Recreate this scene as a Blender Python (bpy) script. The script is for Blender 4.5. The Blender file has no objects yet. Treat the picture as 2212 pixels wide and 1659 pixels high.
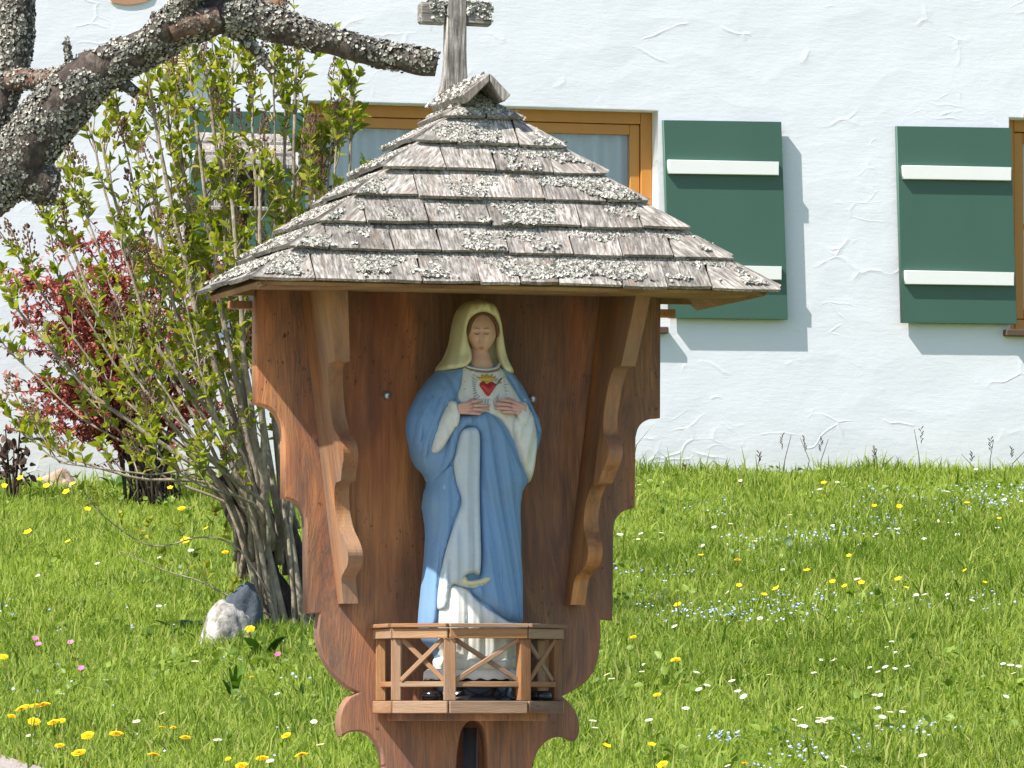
import bpy, bmesh, math, random
import numpy as np
from mathutils import Vector, Matrix, geometry, noise as mnoise

random.seed(7)
rng = np.random.default_rng(7)
PI = math.pi
scene = bpy.context.scene
COL = scene.collection

# ------------------------------------------------------------------ camera, sky, sun, exposure
F = 12780.0                      # focal length in units of a 2212 px wide picture
CU, CV, HORIZON = 1106.0, 829.5, 1548.0
EYE = 1.6
PITCH = math.atan((HORIZON - CV) / F)
cam_d = bpy.data.cameras.new('camera')
cam = bpy.data.objects.new('camera', cam_d)
COL.objects.link(cam)
cam.location = (0, 0, EYE)
cam.rotation_euler = (PI / 2 + PITCH, 0, 0)
cam_d.sensor_width = 36.0
cam_d.lens = 36.0 * F / 2212.0
cam_d.clip_start = 0.5
cam_d.clip_end = 2000.0
scene.camera = cam

LIGHT = Vector((0.668, 0.535, -1.0)).normalized()       # the way the sunlight travels
S = -LIGHT
SUN_EL = math.asin(S.z)
world = bpy.data.worlds.new('World')
scene.world = world
world.use_nodes = True
wn = world.node_tree
sky = wn.nodes.new('ShaderNodeTexSky')
sky.sky_type = 'NISHITA'
sky.sun_disc = False
sky.sun_elevation = SUN_EL
sky.sun_rotation = math.atan2(S.x, S.y)
wn.links.new(sky.outputs[0], wn.nodes['Background'].inputs[0])
wn.nodes['Background'].inputs[1].default_value = 0.13
sun_d = bpy.data.lights.new('sun', 'SUN')
sun_d.energy = 5.0
sun_d.angle = math.radians(0.5)
sun_d.color = (1.0, 0.955, 0.88)
sun = bpy.data.objects.new('sun', sun_d)
COL.objects.link(sun)
sun.rotation_euler = LIGHT.to_track_quat('-Z', 'Y').to_euler()
sun.location = (-6, -4, 10)
scene.view_settings.view_transform = 'Standard'
scene.view_settings.look = 'None'
scene.view_settings.gamma = 1.0
scene.view_settings.use_curve_mapping = False
scene.view_settings.exposure = 0.70

# ------------------------------------------------------------------ measuring helpers
def ray(u, v):
    dx, dy = (u - CU) / F, (CV - v) / F
    c, s = math.cos(PITCH), math.sin(PITCH)
    return Vector((dx, c - s * dy, s + c * dy))

def at(u, v, d):
    r = ray(u, v)
    return Vector((0, 0, EYE)) + r * (d / r.y)

G0, G1 = EYE - 0.143, 0.1030      # the meadow: a slope rising from the path to the house
def ground_z(y):
    y = np.asarray(y, float)
    z = G0 + (y - 16.5) * G1
    z = np.where(y < 9, G0 - 7.5 * G1 + (y - 9) * 0.03, z)
    z = np.where(y > 33, G0 + 16.5 * G1 + (y - 33) * 0.04, z)
    return z
def gz(y): return float(ground_z(y))
def gnd(u, v, h=0.0):             # point of the meadow (plus h) seen at a place of the picture
    r = ray(u, v)
    t = (G0 - 16.5 * G1 + h - EYE) / (r.z - G1 * r.y)
    p = Vector((0, 0, EYE)) + r * t
    wy = WAL.o.y + (p.x - WAL.o.x) * math.tan(WAL.a) - .25          # never beyond the foot of the house wall
    if t < 0 or p.y > wy: p = Vector((0, 0, EYE)) + r * (WAL.o.y / r.y); y_ = WAL.o.y + (p.x - WAL.o.x) * math.tan(WAL.a) - .25; p = Vector((p.x * y_ / p.y, y_, gz(y_) + h))
    return Vector((p.x, p.y, p.z - h))

class Frame:                      # an upright plane turned about the vertical
    def __init__(self, u, d, ang):
        p = at(u, HORIZON, d)
        self.o = Vector((p.x, p.y, gz(p.y)))
        a = math.radians(ang); self.a = a
        self.ex = Vector((math.cos(a), math.sin(a), 0)); self.ey = Vector((-math.sin(a), math.cos(a), 0))
    def loc(self, u, v, f=0.0):   # picture place -> (x, z) on the plane f in front
        r = ray(u, v); e = Vector((0, 0, EYE))
        t = ((self.o - e).dot(self.ey) - f) / r.dot(self.ey)
        p = e + r * t - self.o
        return (p.dot(self.ex), p.z)
SHR = Frame(990, 13.0, 16.0)
WAL = Frame(1106, 28.9, 15.0)

# ------------------------------------------------------------------ scene helpers
def link(o, parent=None):
    COL.objects.link(o)
    if parent is not None: o.parent = parent
    return o
def tag(o, label, cat, group=None, kind=None):
    o['label'] = label; o['category'] = cat
    if group: o['group'] = group
    if kind: o['kind'] = kind
    return o
def empty(name, loc, rz=0.0):
    o = bpy.data.objects.new(name, None); o.empty_display_size = 0.1
    link(o); o.location = loc; o.rotation_euler = (0, 0, rz)
    return o
def mesh_obj(name, verts, faces, mat, parent=None, smooth=False):
    me = bpy.data.meshes.new(name)
    me.from_pydata([tuple(v) for v in verts], [], [tuple(f) for f in faces])
    me.validate(); me.update()
    if smooth: me.polygons.foreach_set('use_smooth', [True] * len(me.polygons))
    if mat: me.materials.append(mat)
    return link(bpy.data.objects.new(name, me), parent)
def np_mesh(name, V, T, mat, parent=None, smooth=False, rnd=None):   # fast triangle mesh
    V = np.asarray(V, np.float32); T = np.asarray(T, np.int32)
    me = bpy.data.meshes.new(name)
    me.vertices.add(len(V)); me.vertices.foreach_set('co', V.ravel())
    k = T.shape[1]
    me.loops.add(T.size); me.loops.foreach_set('vertex_index', T.ravel())
    me.polygons.add(len(T))
    me.polygons.foreach_set('loop_start', np.arange(0, T.size, k, dtype=np.int32))
    me.polygons.foreach_set('loop_total', np.full(len(T), k, np.int32))
    me.update(calc_edges=True)
    if smooth: me.polygons.foreach_set('use_smooth', np.ones(len(T), bool))
    if rnd is not None:
        a = me.attributes.new('rnd', 'FLOAT', 'POINT'); a.data.foreach_set('value', np.asarray(rnd, np.float32))
    if mat: me.materials.append(mat)
    return link(bpy.data.objects.new(name, me), parent)
def bevel_mesh(o, w, seg=1):
    bm = bmesh.new(); bm.from_mesh(o.data)
    bmesh.ops.bevel(bm, geom=bm.edges[:], offset=w, segments=seg, affect='EDGES', profile=0.5)
    bm.to_mesh(o.data); bm.free(); return o
def box(name, x0, x1, y0, y1, z0, z1, mat, parent=None, bev=0.0):
    V = [(x, y, z) for z in (z0, z1) for y in (y0, y1) for x in (x0, x1)]
    Fc = [(0, 2, 3, 1), (4, 5, 7, 6), (0, 1, 5, 4), (2, 6, 7, 3), (0, 4, 6, 2), (1, 3, 7, 5)]
    o = mesh_obj(name, V, Fc, mat, parent)
    return bevel_mesh(o, bev) if bev else o
def bar(name, p0, p1, w, h, mat, parent=None, up=(0, -1, 0), bev=0.0015):
    """a straight piece whose own z axis runs along its length"""
    p0, p1 = Vector(p0), Vector(p1); L = (p1 - p0).length
    o = box(name, -w / 2, w / 2, -h / 2, h / 2, 0, L, mat, parent, bev)
    z = (p1 - p0).normalized(); y = Vector(up); y = (y - z * y.dot(z)).normalized(); x = y.cross(z)
    o.matrix_basis = Matrix.Translation(p0) @ Matrix((x, y, z)).transposed().to_4x4()
    return o
def spline(pts, n=6, closed=False):                     # Catmull-Rom
    P = [np.array(p, float) for p in pts]; m = len(P); out = []
    rngI = range(m) if closed else range(m - 1)
    for i in rngI:
        if closed: a, b, c, d = P[i - 1], P[i], P[(i + 1) % m], P[(i + 2) % m]
        else: a, b, c, d = P[max(i - 1, 0)], P[i], P[i + 1], P[min(i + 2, m - 1)]
        for k in range(n):
            t = k / n
            out.append(0.5 * ((2 * b) + (c - a) * t + (2 * a - 5 * b + 4 * c - d) * t * t + (3 * b - a - 3 * c + d) * t ** 3))
    if not closed: out.append(P[-1])
    return out
def soft(pts, n=5):          # outline where 3-tuples are sharp corners, runs between them are curved
    out, run = [], []
    P = list(pts) + [pts[0]]
    for p in P:
        run.append(p[:2])
        if len(p) == 3 and len(run) > 1:
            out += spline(run, n if len(run) > 2 else 1)[:-1]; run = [p[:2]]
    return out
def board(name, outer, holes, y0, y1, mat, parent, bev=0.003, axis='xz'):
    """a sawn board: outline in (x, z), from depth y0 to y1"""
    cu = bpy.data.curves.new(name, 'CURVE'); cu.dimensions = '2D'; cu.fill_mode = 'BOTH'
    for pts in [outer] + list(holes):
        s = cu.splines.new('POLY'); s.points.add(len(pts) - 1)
        for q, p in zip(s.points, pts): q.co = (p[0], p[1], 0, 1)
        s.use_cyclic_u = True
    cu.extrude = (y1 - y0) / 2 - bev; cu.bevel_depth = bev; cu.bevel_resolution = 1; cu.offset = -bev
    tmp = bpy.data.objects.new(name, cu)
    me = bpy.data.meshes.new_from_object(tmp)
    bpy.data.objects.remove(tmp)
    n = len(me.vertices); co = np.zeros(n * 3, np.float32); me.vertices.foreach_get('co', co); co = co.reshape(-1, 3)
    co = np.stack([co[:, 0], (y0 + y1) / 2 - co[:, 2], co[:, 1]], 1)
    me.vertices.foreach_set('co', co.ravel()); me.name = name
    me.materials.clear(); me.materials.append(mat); me.update()
    bm = bmesh.new(); bm.from_mesh(me); bmesh.ops.remove_doubles(bm, verts=bm.verts, dist=1e-5); bm.to_mesh(me); bm.free()
    return link(bpy.data.objects.new(name, me), parent)
def tube(pts, rad, n=8, bump=0.0, bf=20.0, cap=True, seed=0):
    """vertices and triangles of a swept round limb"""
    P = np.array([tuple(p) for p in pts], float); R = np.array(rad, float); m = len(P)
    T = np.gradient(P, axis=0); T /= np.linalg.norm(T, axis=1)[:, None] + 1e-9
    ref = np.array([0.31, -0.9, 0.3]); X = np.cross(T, ref); X /= np.linalg.norm(X, axis=1)[:, None] + 1e-9
    Y = np.cross(T, X); a = np.arange(n) * 2 * PI / n
    V = P[:, None] + R[:, None, None] * (np.cos(a)[None, :, None] * X[:, None] + np.sin(a)[None, :, None] * Y[:, None])
    V = V.reshape(-1, 3)
    if bump:
        for i in range(len(V)):
            c = P[i // n]; k = mnoise.noise(Vector(V[i]) * bf + Vector((seed, 0, 0))) + .5 * mnoise.noise(Vector(V[i]) * bf * 2.7)
            V[i] = c + (V[i] - c) * (1 + bump * k)
    i = np.arange(m - 1)[:, None] * n; j = np.arange(n)[None]; jn = (j + 1) % n
    A, B, C, D = (i + j).ravel(), (i + jn).ravel(), (i + n + jn).ravel(), (i + n + j).ravel()
    Tt = np.concatenate([np.stack([A, B, C], 1), np.stack([A, C, D], 1)])
    if cap:
        k0, k1 = len(V), len(V) + 1
        V = np.concatenate([V, P[:1], P[-1:]]); jj = np.arange(n); e = (m - 1) * n
        Tt = np.concatenate([Tt, np.stack([np.full(n, k0), (jj + 1) % n, jj], 1), np.stack([np.full(n, k1), e + jj, e + (jj + 1) % n], 1)])
    return V, Tt
def join(parts):
    Vs, Ts, o = [], [], 0
    for V, T in parts: Vs.append(V); Ts.append(T + o); o += len(V)
    return np.concatenate(Vs), np.concatenate(Ts)
def frames(D, N):            # rotation matrices with y along D and z near N
    D = D / (np.linalg.norm(D, axis=1)[:, None] + 1e-9)
    Z = N - D * (N * D).sum(1)[:, None]; Z /= np.linalg.norm(Z, axis=1)[:, None] + 1e-9
    X = np.cross(D, Z); return np.stack([X, D, Z], 2)
def scatter(V0, T0, pos, R, sc):  # copies of a small template in one array
    V0 = np.asarray(V0, float); n = len(pos)
    sc = np.asarray(sc, float); sc = sc[:, None, None] if sc.ndim == 1 else sc[:, None, :]
    V = np.einsum('nij,nkj->nki', R, V0[None] * sc) + pos[:, None]
    T = T0[None] + (np.arange(n) * len(V0))[:, None, None]
    return V.reshape(-1, 3), T.reshape(-1, T0.shape[1])
def vnoise(x, y, seed=0):    # smooth value noise in the plane
    x = np.asarray(x, float); y = np.asarray(y, float)
    xi, yi = np.floor(x).astype(int), np.floor(y).astype(int); fx, fy = x - xi, y - yi
    fx = fx * fx * (3 - 2 * fx); fy = fy * fy * (3 - 2 * fy)
    def h(a, b):
        n = (a * 374761393 + b * 668265263 + seed * 1274126177) & 0x7fffffff
        n = ((n ^ (n >> 13)) * 1274126177) & 0x7fffffff
        return ((n ^ (n >> 16)) & 0xffff) / 65535.0
    return (h(xi, yi) * (1 - fx) + h(xi + 1, yi) * fx) * (1 - fy) + (h(xi, yi + 1) * (1 - fx) + h(xi + 1, yi + 1) * fx) * fy

# ------------------------------------------------------------------ materials
class Mat:
    def __init__(s, name):
        s.m = bpy.data.materials.new(name); s.m.use_nodes = True; s.nt = s.m.node_tree
        s.p = s.nt.nodes['Principled BSDF']; s.out = s.nt.nodes['Material Output']
    def node(s, t, ins=None, **kw):
        n = s.nt.nodes.new('ShaderNode' + t)
        for k, v in kw.items(): setattr(n, k, v)
        for k, v in (ins or {}).items(): s.put(n.inputs[k], v)
        return n
    def put(s, sock, v):
        if isinstance(v, bpy.types.NodeSocket): s.nt.links.new(v, sock)
        elif isinstance(v, tuple) and len(v) == 3 and sock.type == 'RGBA': sock.default_value = (*v, 1)
        else: sock.default_value = v
    def co(s, scale=(1, 1, 1), kind='Object', loc=None):
        c = s.node('TexCoord').outputs[kind]
        mp = s.node('Mapping', {'Vector': c, 'Scale': scale})
        if loc is not None: s.put(mp.inputs['Location'], loc)
        return mp.outputs[0]
    def noise(s, vec, scale, detail=4, rough=.55, dist=0.0):
        return s.node('TexNoise', {'Vector': vec, 'Scale': scale, 'Detail': detail, 'Roughness': rough, 'Distortion': dist}).outputs[0]
    def ramp(s, fac, stops):
        r = s.node('ValToRGB', {'Fac': fac}); e = r.color_ramp.elements
        while len(e) < len(stops): e.new(0.5)
        for q, (p, c) in zip(e, stops):
            q.position = p; q.color = (*c, 1) if isinstance(c, tuple) else (c, c, c, 1)
        return r.outputs[0]
    def mix(s, fac, a, b, mode='MIX'):
        n = s.node('MixRGB', {'Fac': fac, 'Color1': a, 'Color2': b}, blend_type=mode); return n.outputs[0]
    def math(s, op, a, b=0.0):
        return s.node('Math', {0: a, 1: b}, operation=op).outputs[0]
    def bump(s, h, st=.3, dist=.01, normal=None):
        n = s.node('Bump', {'Height': h, 'Strength': st, 'Distance': dist})
        if normal is not None: s.put(n.inputs['Normal'], normal)
        s.put(s.p.inputs['Normal'], n.outputs[0]); return n.outputs[0]
    def rand(s): return s.node('ObjectInfo').outputs['Random']
    def set(s, col=None, rough=None, **kw):
        if col is not None: s.put(s.p.inputs['Base Color'], col)
        if rough is not None: s.put(s.p.inputs['Roughness'], rough)
        for k, v in kw.items(): s.put(s.p.inputs[k.replace('_', ' ')], v)
        return s.m

def rvec(M, k=7.0):          # a different piece of the pattern for each object
    r = M.rand(); return M.node('CombineXYZ', {0: M.math('MULTIPLY', r, k), 1: M.math('MULTIPLY', r, k * 1.7), 2: M.math('MULTIPLY', r, k * 3.1)}).outputs[0]

def sl0(v): return SHR.loc(990, v)[1]
def wood(name, dark, mid, light, grey=(.16, .14, .12), greyamt=.4, grain=60, rough=.75, spots=0.0, bumpst=.5, along=(1, 1, .045), low=None):
    M = Mat(name); loc = rvec(M)
    g = M.co(along, loc=loc); w = M.co((1, 1, .22), loc=loc); o = M.co((1, 1, 1), loc=loc)
    warp = M.noise(w, 4, 3)
    gv = M.node('VectorMath', {0: g, 1: M.node('CombineXYZ', {0: M.math('MULTIPLY', warp, .22), 1: M.math('MULTIPLY', warp, .1)}).outputs[0]}, operation='ADD').outputs[0]
    fine = M.noise(gv, grain * 4.2, 5, .7)
    rings = M.noise(gv, grain * 1.1, 4, .6)
    broad = M.noise(w, 7, 4, .6)
    c = M.ramp(broad, [(.30, dark), (.48, mid), (.70, light)])
    c = M.mix(M.ramp(rings, [(.46, .0), (.58, .75), (.64, .1)]), c, M.mix(.45, c, dark))
    c = M.mix(M.ramp(fine, [(.50, .0), (.66, .85)]), c, M.mix(.25, c, dark))
    wear = M.ramp(M.noise(w, 3.2, 6, .68), [(.44, 0.0), (.55, 1.0)])
    if low:              # boards stay wet longer near the ground and have gone grey there
        zz = M.node('SeparateXYZ', {0: M.node('TexCoord').outputs['Object']}).outputs[2]
        wet = M.math('ADD', M.node('MapRange', {0: zz, 1: low[1], 2: low[0], 3: -.1, 4: .62}).outputs[0], M.math('MULTIPLY', M.math('SUBTRACT', M.noise(w, 6, 5, .7), .5), 2.2))
        wear = M.math('MAXIMUM', wear, M.math('MINIMUM', M.math('MAXIMUM', wet, 0.0), 1.0))
    wear = M.math('MULTIPLY', wear, M.ramp(fine, [(.35, .55), (.6, 1.)]))
    c = M.mix(M.math('MULTIPLY', wear, greyamt), c, M.mix(fine, grey, tuple(min(1, q * 2.0) for q in grey)))
    stain = M.ramp(M.noise(M.co((1, 1, .10), loc=loc), 13, 4, .6), [(.52, 0.), (.66, .6)])
    c = M.mix(M.math('MULTIPLY', stain, greyamt), c, M.mix(.75, c, (.03, .02, .015)))
    if spots:
        sp = M.ramp(M.noise(M.co((1, 1, .45), loc=loc), 150, 2, .5), [(.64, 0.0), (.70, 1.0)])
        sp = M.math('MULTIPLY', sp, M.ramp(M.noise(o, 5, 3), [(.48, 0.), (.62, 1.)]))
        c = M.mix(M.math('MULTIPLY', sp, spots), c, (.03, .018, .012))
    M.bump(M.math('ADD', fine, M.math('MULTIPLY', rings, .6)), bumpst, .004)
    return M.set(c, rough)
M_SHRINE = wood('old larch wood', (.19, .066, .034), (.52, .195, .078), (.80, .37, .125), (.070, .054, .045), .80, 46, .72, .75, low=(sl0(1480), sl0(1150)))
M_SIDE = wood('pale larch wood', (.14, .052, .020), (.36, .14, .046), (.60, .27, .088), (.14, .11, .08), .7, 46, .72, .4)
M_RAIL = wood('weathered lath wood', (.15, .062, .022), (.33, .15, .055), (.44, .23, .095), (.22, .18, .135), .55, 90, .75, .1)
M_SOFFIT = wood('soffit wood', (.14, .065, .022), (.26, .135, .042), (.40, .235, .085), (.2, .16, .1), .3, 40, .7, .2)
M_SHINGLE = None
def shingle_mat():
    M = Mat('weathered shingle wood'); loc = rvec(M, 13)
    g = M.co((1, 1, .07), loc=loc); o = M.co((1, 1, 1), loc=loc)
    fine = M.noise(g, 190, 5, .7); broad = M.noise(g, 38, 3, .6); blot = M.noise(o, 16, 5, .65)
    c = M.ramp(fine, [(.34, (.075, .066, .059)), (.5, (.305, .275, .243)), (.64, (.58, .54, .49))])
    c = M.mix(M.math('MULTIPLY', M.ramp(blot, [(.45, 0.), (.66, 1.)]), .75), c, M.mix(fine, (.075, .063, .055), (.17, .15, .135)))
    c = M.mix(M.math('MULTIPLY', M.ramp(broad, [(.55, 0.), (.7, 1.)]), .55), c, (.25, .165, .115))
    r = M.ramp(M.rand(), [(0., .72), (1., 1.2)])
    c = M.mix(1.0, c, r, 'MULTIPLY')
    li = M.ramp(M.noise(o, 55, 4, .7), [(.66, 0.), (.72, 1.)])
    c = M.mix(M.math('MULTIPLY', li, .6), c, (.44, .43, .37))
    M.bump(M.math('ADD', fine, M.math('MULTIPLY', li, .6)), .6, .004)
    return M.set(c, .85)
M_SHINGLE = shingle_mat()

def lichen_mat(name, c1, c2, c3):
    M = Mat(name); a = M.node('Attribute', attribute_name='rnd').outputs['Fac']
    c = M.ramp(a, [(0., c1), (.45, c2), (1., c3)])
    n = M.noise(M.co(), 220, 3); c = M.mix(M.math('MULTIPLY', n, .6), c, M.mix(.5, c, (.05, .045, .04)))
    M.bump(n, .5, .003); return M.set(c, .95)
M_LICHEN = lichen_mat('pale roof lichen', (.16, .15, .13), (.50, .475, .42), (.72, .69, .62))
M_BLICHEN = lichen_mat('branch lichen', (.075, .07, .06), (.215, .205, .175), (.60, .57, .49))

def bark(name, c1, c2, c3, sc=30):
    M = Mat(name); n = M.noise(M.co((1, 1, .5)), sc, 6, .7); n2 = M.noise(M.co(), sc * .3, 4, .6)
    c = M.ramp(n, [(.32, c1), (.52, c2), (.7, c3)])
    c = M.mix(M.ramp(n2, [(.5, 0.), (.7, .7)]), c, M.mix(.5, c, c3))
    M.bump(n, .9, .012); return M.set(c, .95)
M_BARK = bark('apple bark', (.022, .017, .014), (.075, .055, .044), (.19, .155, .125), 60)
M_REDBARK = bark('peeling red bark', (.05, .03, .024), (.17, .09, .06), (.30, .22, .17), 45)
M_CUT = wood('sawn branch end', (.04, .03, .022), (.10, .07, .05), (.17, .13, .09), greyamt=.5)
M_STEM = bark('lilac bark', (.14, .11, .08), (.30, .245, .18), (.46, .40, .31), 40)
M_OLDSTEM = bark('old dark lilac trunk', (.018, .013, .010), (.06, .042, .03), (.15, .105, .07), 30)

def leafy(name, stops, rough=.5, trans=.35, spec=.3):
    M = Mat(name); a = M.node('Attribute', attribute_name='rnd').outputs['Fac']
    f = M.math('FRACT', M.math('ADD', a, M.rand()))
    c = M.ramp(f, stops); M.set(c, rough); M.put(M.p.inputs['Specular IOR Level'], spec)
    t = M.node('BsdfTranslucent', {'Color': M.mix(1.0, c, (1.15, 1.25, .5), 'MULTIPLY')})
    mx = M.node('MixShader', {0: trans, 1: M.p.outputs[0], 2: t.outputs[0]})
    M.nt.links.new(mx.outputs[0], M.out.inputs[0]); return M.m
M_LEAF = leafy('young lilac leaf', [(0., (.14, .18, .018)), (.4, (.27, .31, .034)), (.75, (.41, .42, .055)), (1., (.36, .27, .07))], .5, .48, .3)
M_BUD = leafy('brown flower bud', [(0., (.09, .045, .035)), (.5, (.16, .09, .06)), (1., (.23, .15, .08))], .7, .1)
M_RED = leafy('barberry leaf', [(0., (.16, .028, .034)), (.5, (.36, .075, .07)), (1., (.50, .17, .13))], .5, .3)
M_GRASS = leafy('meadow grass blade', [(0., (.105, .175, .020)), (.35, (.215, .305, .042)), (.7, (.315, .40, .068)), (.93, (.37, .44, .095)), (1., (.46, .43, .17))], .55, .48, .12)
M_DOCK = leafy('broad weed leaf', [(0., (.03, .085, .012)), (1., (.075, .16, .02))], .45, .25)
M_DRY = leafy('withered stalk', [(0., (.035, .024, .02)), (1., (.12, .075, .055))], .9, .05)
M_YEL = leafy('dandelion petal', [(0., (.82, .52, .0)), (1., (.90, .66, .01))], .6, .15)
M_WHITE_P = leafy('daisy petal', [(0., (.78, .76, .72)), (1., (.85, .84, .82))], .6, .2)
M_BLUE_P = leafy('speedwell petal', [(0., (.30, .38, .70)), (1., (.52, .58, .82))], .6, .2)
M_PINK_P = leafy('pink campion petal', [(0., (.60, .10, .30)), (1., (.75, .22, .45))], .6, .2)
M_FSTEM = leafy('flower stem', [(0., (.10, .17, .03)), (1., (.20, .22, .06))], .6, .2)

def plaster():
    M = Mat('white trowelled plaster'); v = M.co()
    nz_ = M.node('VectorMath', {0: M.node('TexNoise', {'Vector': v, 'Scale': 1.7, 'Detail': 3.0}).outputs['Color'], 'Scale': .5}, operation='SCALE').outputs[0]
    wv = M.node('VectorMath', {0: v, 1: nz_}, operation='ADD').outputs[0]
    def marks(rot, sc, stretch, wid, lo):
        q = M.node('Mapping', {'Vector': wv, 'Rotation': (0, rot, 0), 'Scale': (1, 1, stretch)}).outputs[0]
        e = M.node('TexVoronoi', {'Vector': q, 'Scale': sc}, feature='DISTANCE_TO_EDGE').outputs[0]
        return M.math('MULTIPLY', M.ramp(e, [(.0, 1.), (wid * .35, .5), (wid, 0.)]), M.ramp(M.noise(v, 2.7 + rot, 3, .6), [(lo, 0.), (lo + .09, 1.)]))
    # lapped trowel strokes: each patch of a coarse cell pattern lies a little higher or lower
    lap = M.node('TexVoronoi', {'Vector': M.node('Mapping', {'Vector': wv, 'Rotation': (0, .5, 0), 'Scale': (1, 1, 2.0)}).outputs[0], 'Scale': 2.3}, feature='SMOOTH_F1')
    M.put(lap.inputs['Smoothness'], .12)
    h = M.math('MULTIPLY', lap.outputs['Distance'], .55)
    h = M.math('ADD', h, M.math('MULTIPLY', marks(.5, 2.1, 1.8, .05, .54), .26))
    h = M.math('ADD', h, M.math('MULTIPLY', marks(-.7, 3.6, 2.2, .06, .57), .20))
    h = M.math('ADD', h, M.math('MULTIPLY', M.noise(v, 2.6, 4, .55), .50))
    h = M.math('ADD', h, M.math('MULTIPLY', M.noise(M.node('Mapping', {'Vector': v, 'Rotation': (0, .12, 0), 'Scale': (1, 1, 4.5)}).outputs[0], 11, 5, .6), .16))
    h = M.math('ADD', h, M.math('MULTIPLY', M.noise(v, 60, 5, .75), .10))
    M.bump(h, .36, .02)
    c = M.mix(M.ramp(M.noise(v, 1.1, 5, .65), [(.42, 0.), (.75, .6)]), (.735, .740, .785), (.68, .69, .735))
    low = M.ramp(M.node('SeparateXYZ', {0: v}).outputs[2], [(.02, .55), (.35, 0.)])
    c = M.mix(M.math('MULTIPLY', low, M.noise(v, 6, 5, .7)), c, (.55, .54, .48))
    return M.set(c, .9)
M_PLASTER = plaster()
def paint(name, c, rough=.5, var=.12, sc=14, bump=.08, along=(1, 1, .12)):
    M = Mat(name); n = M.noise(M.co(along), sc, 4, .6); f = M.noise(M.co((1, 1, .06)), 120, 3)
    cc = M.mix(M.math('MULTIPLY', n, var * 3), c, tuple(q * .62 for q in c))
    M.bump(f, bump, .003); return M.set(cc, rough)
M_GREEN = paint('green shutter paint', (.050, .118, .086), .42, .10, 5)
M_BATTEN = paint('white batten paint', (.80, .79, .77), .45, .04)
M_FRAME = paint('orange brown window varnish', (.60, .255, .045), .4, .20, 9)
M_SILL = paint('dark wooden sill', (.12, .07, .04), .6, .3)
M_CREAM = paint('cream vent plastic', (.68, .61, .40), .5, .06)
M_TERRA = paint('terracotta wall paint', (.50, .26, .16), .85, .2)
M_TERRAEDGE = paint('pale painted rim', (.78, .72, .62), .85, .1)
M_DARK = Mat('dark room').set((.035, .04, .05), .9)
def curtain_mat():
    M = Mat('sheer curtain cloth'); M.set((.88, .91, .94), .9)
    t = M.node('BsdfTranslucent', {'Color': (.6, .66, .75)})
    mx = M.node('MixShader', {0: .3, 1: M.p.outputs[0], 2: t.outputs[0]}); M.nt.links.new(mx.outputs[0], M.out.inputs[0]); return M.m
M_CURTAIN = curtain_mat()
def glass_mat():
    M = Mat('window glass')
    tr = M.node('BsdfTransparent', {'Color': (.93, .96, .97)}); gl = M.node('BsdfGlossy', {'Color': (1, 1, 1), 'Roughness': .02})
    fr = M.node('Fresnel', {'IOR': 1.5})
    mx = M.node('MixShader', {0: M.math('MULTIPLY', fr.outputs[0], 1.6), 1: tr.outputs[0], 2: gl.outputs[0]}); M.nt.links.new(mx.outputs[0], M.out.inputs[0]); return M.m
M_GLASS = glass_mat()
def stone_mat(name, c1, c2, sc=9):
    M = Mat(name); n = M.noise(M.co(), sc, 6, .65); c = M.ramp(n, [(.3, c1), (.7, c2)])
    M.bump(M.noise(M.co(), sc * 4, 6, .7), .6, .02); return M.set(c, .9)
M_BOULDER = stone_mat('tan boulder', (.30, .20, .14), (.56, .43, .33), 7)
M_PALESTONE = stone_mat('pale stone with twig shade', (.10, .09, .08), (.62, .58, .52), 26)  # dark patches in the colour stand in for shadows of the lilac twigs
M_SLATE = stone_mat('dark slate', (.035, .045, .06), (.11, .13, .16), 8)
M_PATH = stone_mat('pinkish gravel', (.30, .24, .21), (.58, .50, .45), 60)
def soil():
    M = Mat('meadow soil and moss'); n = M.noise(M.co(), 30, 5, .7); b = M.noise(M.co(), 1.3, 4, .6)
    c = M.ramp(n, [(.3, (.07, .10, .016)), (.6, (.14, .21, .032)), (.8, (.19, .24, .055))])
    c = M.mix(M.ramp(b, [(.45, 0.), (.7, .5)]), c, (.10, .13, .03)); M.bump(n, .8, .03); return M.set(c, .95)
M_SOIL = soil()
def statue_paint(name, c, dirt=(.30, .27, .16), amt=.35, rough=.5, chips=False, sc=11):
    M = Mat(name); v = M.co(); n = M.noise(v, sc, 5, .65); f = M.noise(v, 60, 4, .6)
    cc = M.mix(M.math('MULTIPLY', M.ramp(n, [(.45, 0.), (.75, 1.)]), amt), c, dirt)
    cc = M.mix(M.math('MULTIPLY', f, .25), cc, tuple(q * .6 for q in c))
    if chips:
        ch = M.math('MULTIPLY', M.ramp(M.noise(v, 42, 2, .5), [(.71, 0.), (.725, 1.)]), M.ramp(M.noise(v, 5, 2), [(.58, 0.), (.62, 1.)]))
        cc = M.mix(ch, cc, (.72, .70, .62))
    M.bump(f, .12, .003); return M.set(cc, rough)
M_BLUE = statue_paint('statue blue', (.165, .31, .52), (.22, .31, .38), .55, .65, True, 9)
M_SWHITE = statue_paint('statue white', (.70, .71, .67), (.58, .53, .30), .55, .5, False, 9)
M_LINING = statue_paint('statue pale lining', (.52, .60, .65), (.50, .50, .38), .45, .5)
M_VEIL = statue_paint('statue cream veil', (.70, .64, .36), (.52, .50, .26), .5, .5)
M_SKIN = statue_paint('statue skin', (.70, .43, .30), (.58, .36, .23), .3, .6)
M_HANDSKIN = statue_paint('statue hand', (.68, .38, .30), (.55, .34, .25), .3, .6)
M_HAIR = statue_paint('statue hair', (.16, .075, .03), (.1, .05, .02), .3, .6)
M_LIP = statue_paint('statue lips', (.52, .17, .13), (.4, .2, .1), .2, .5)
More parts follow.
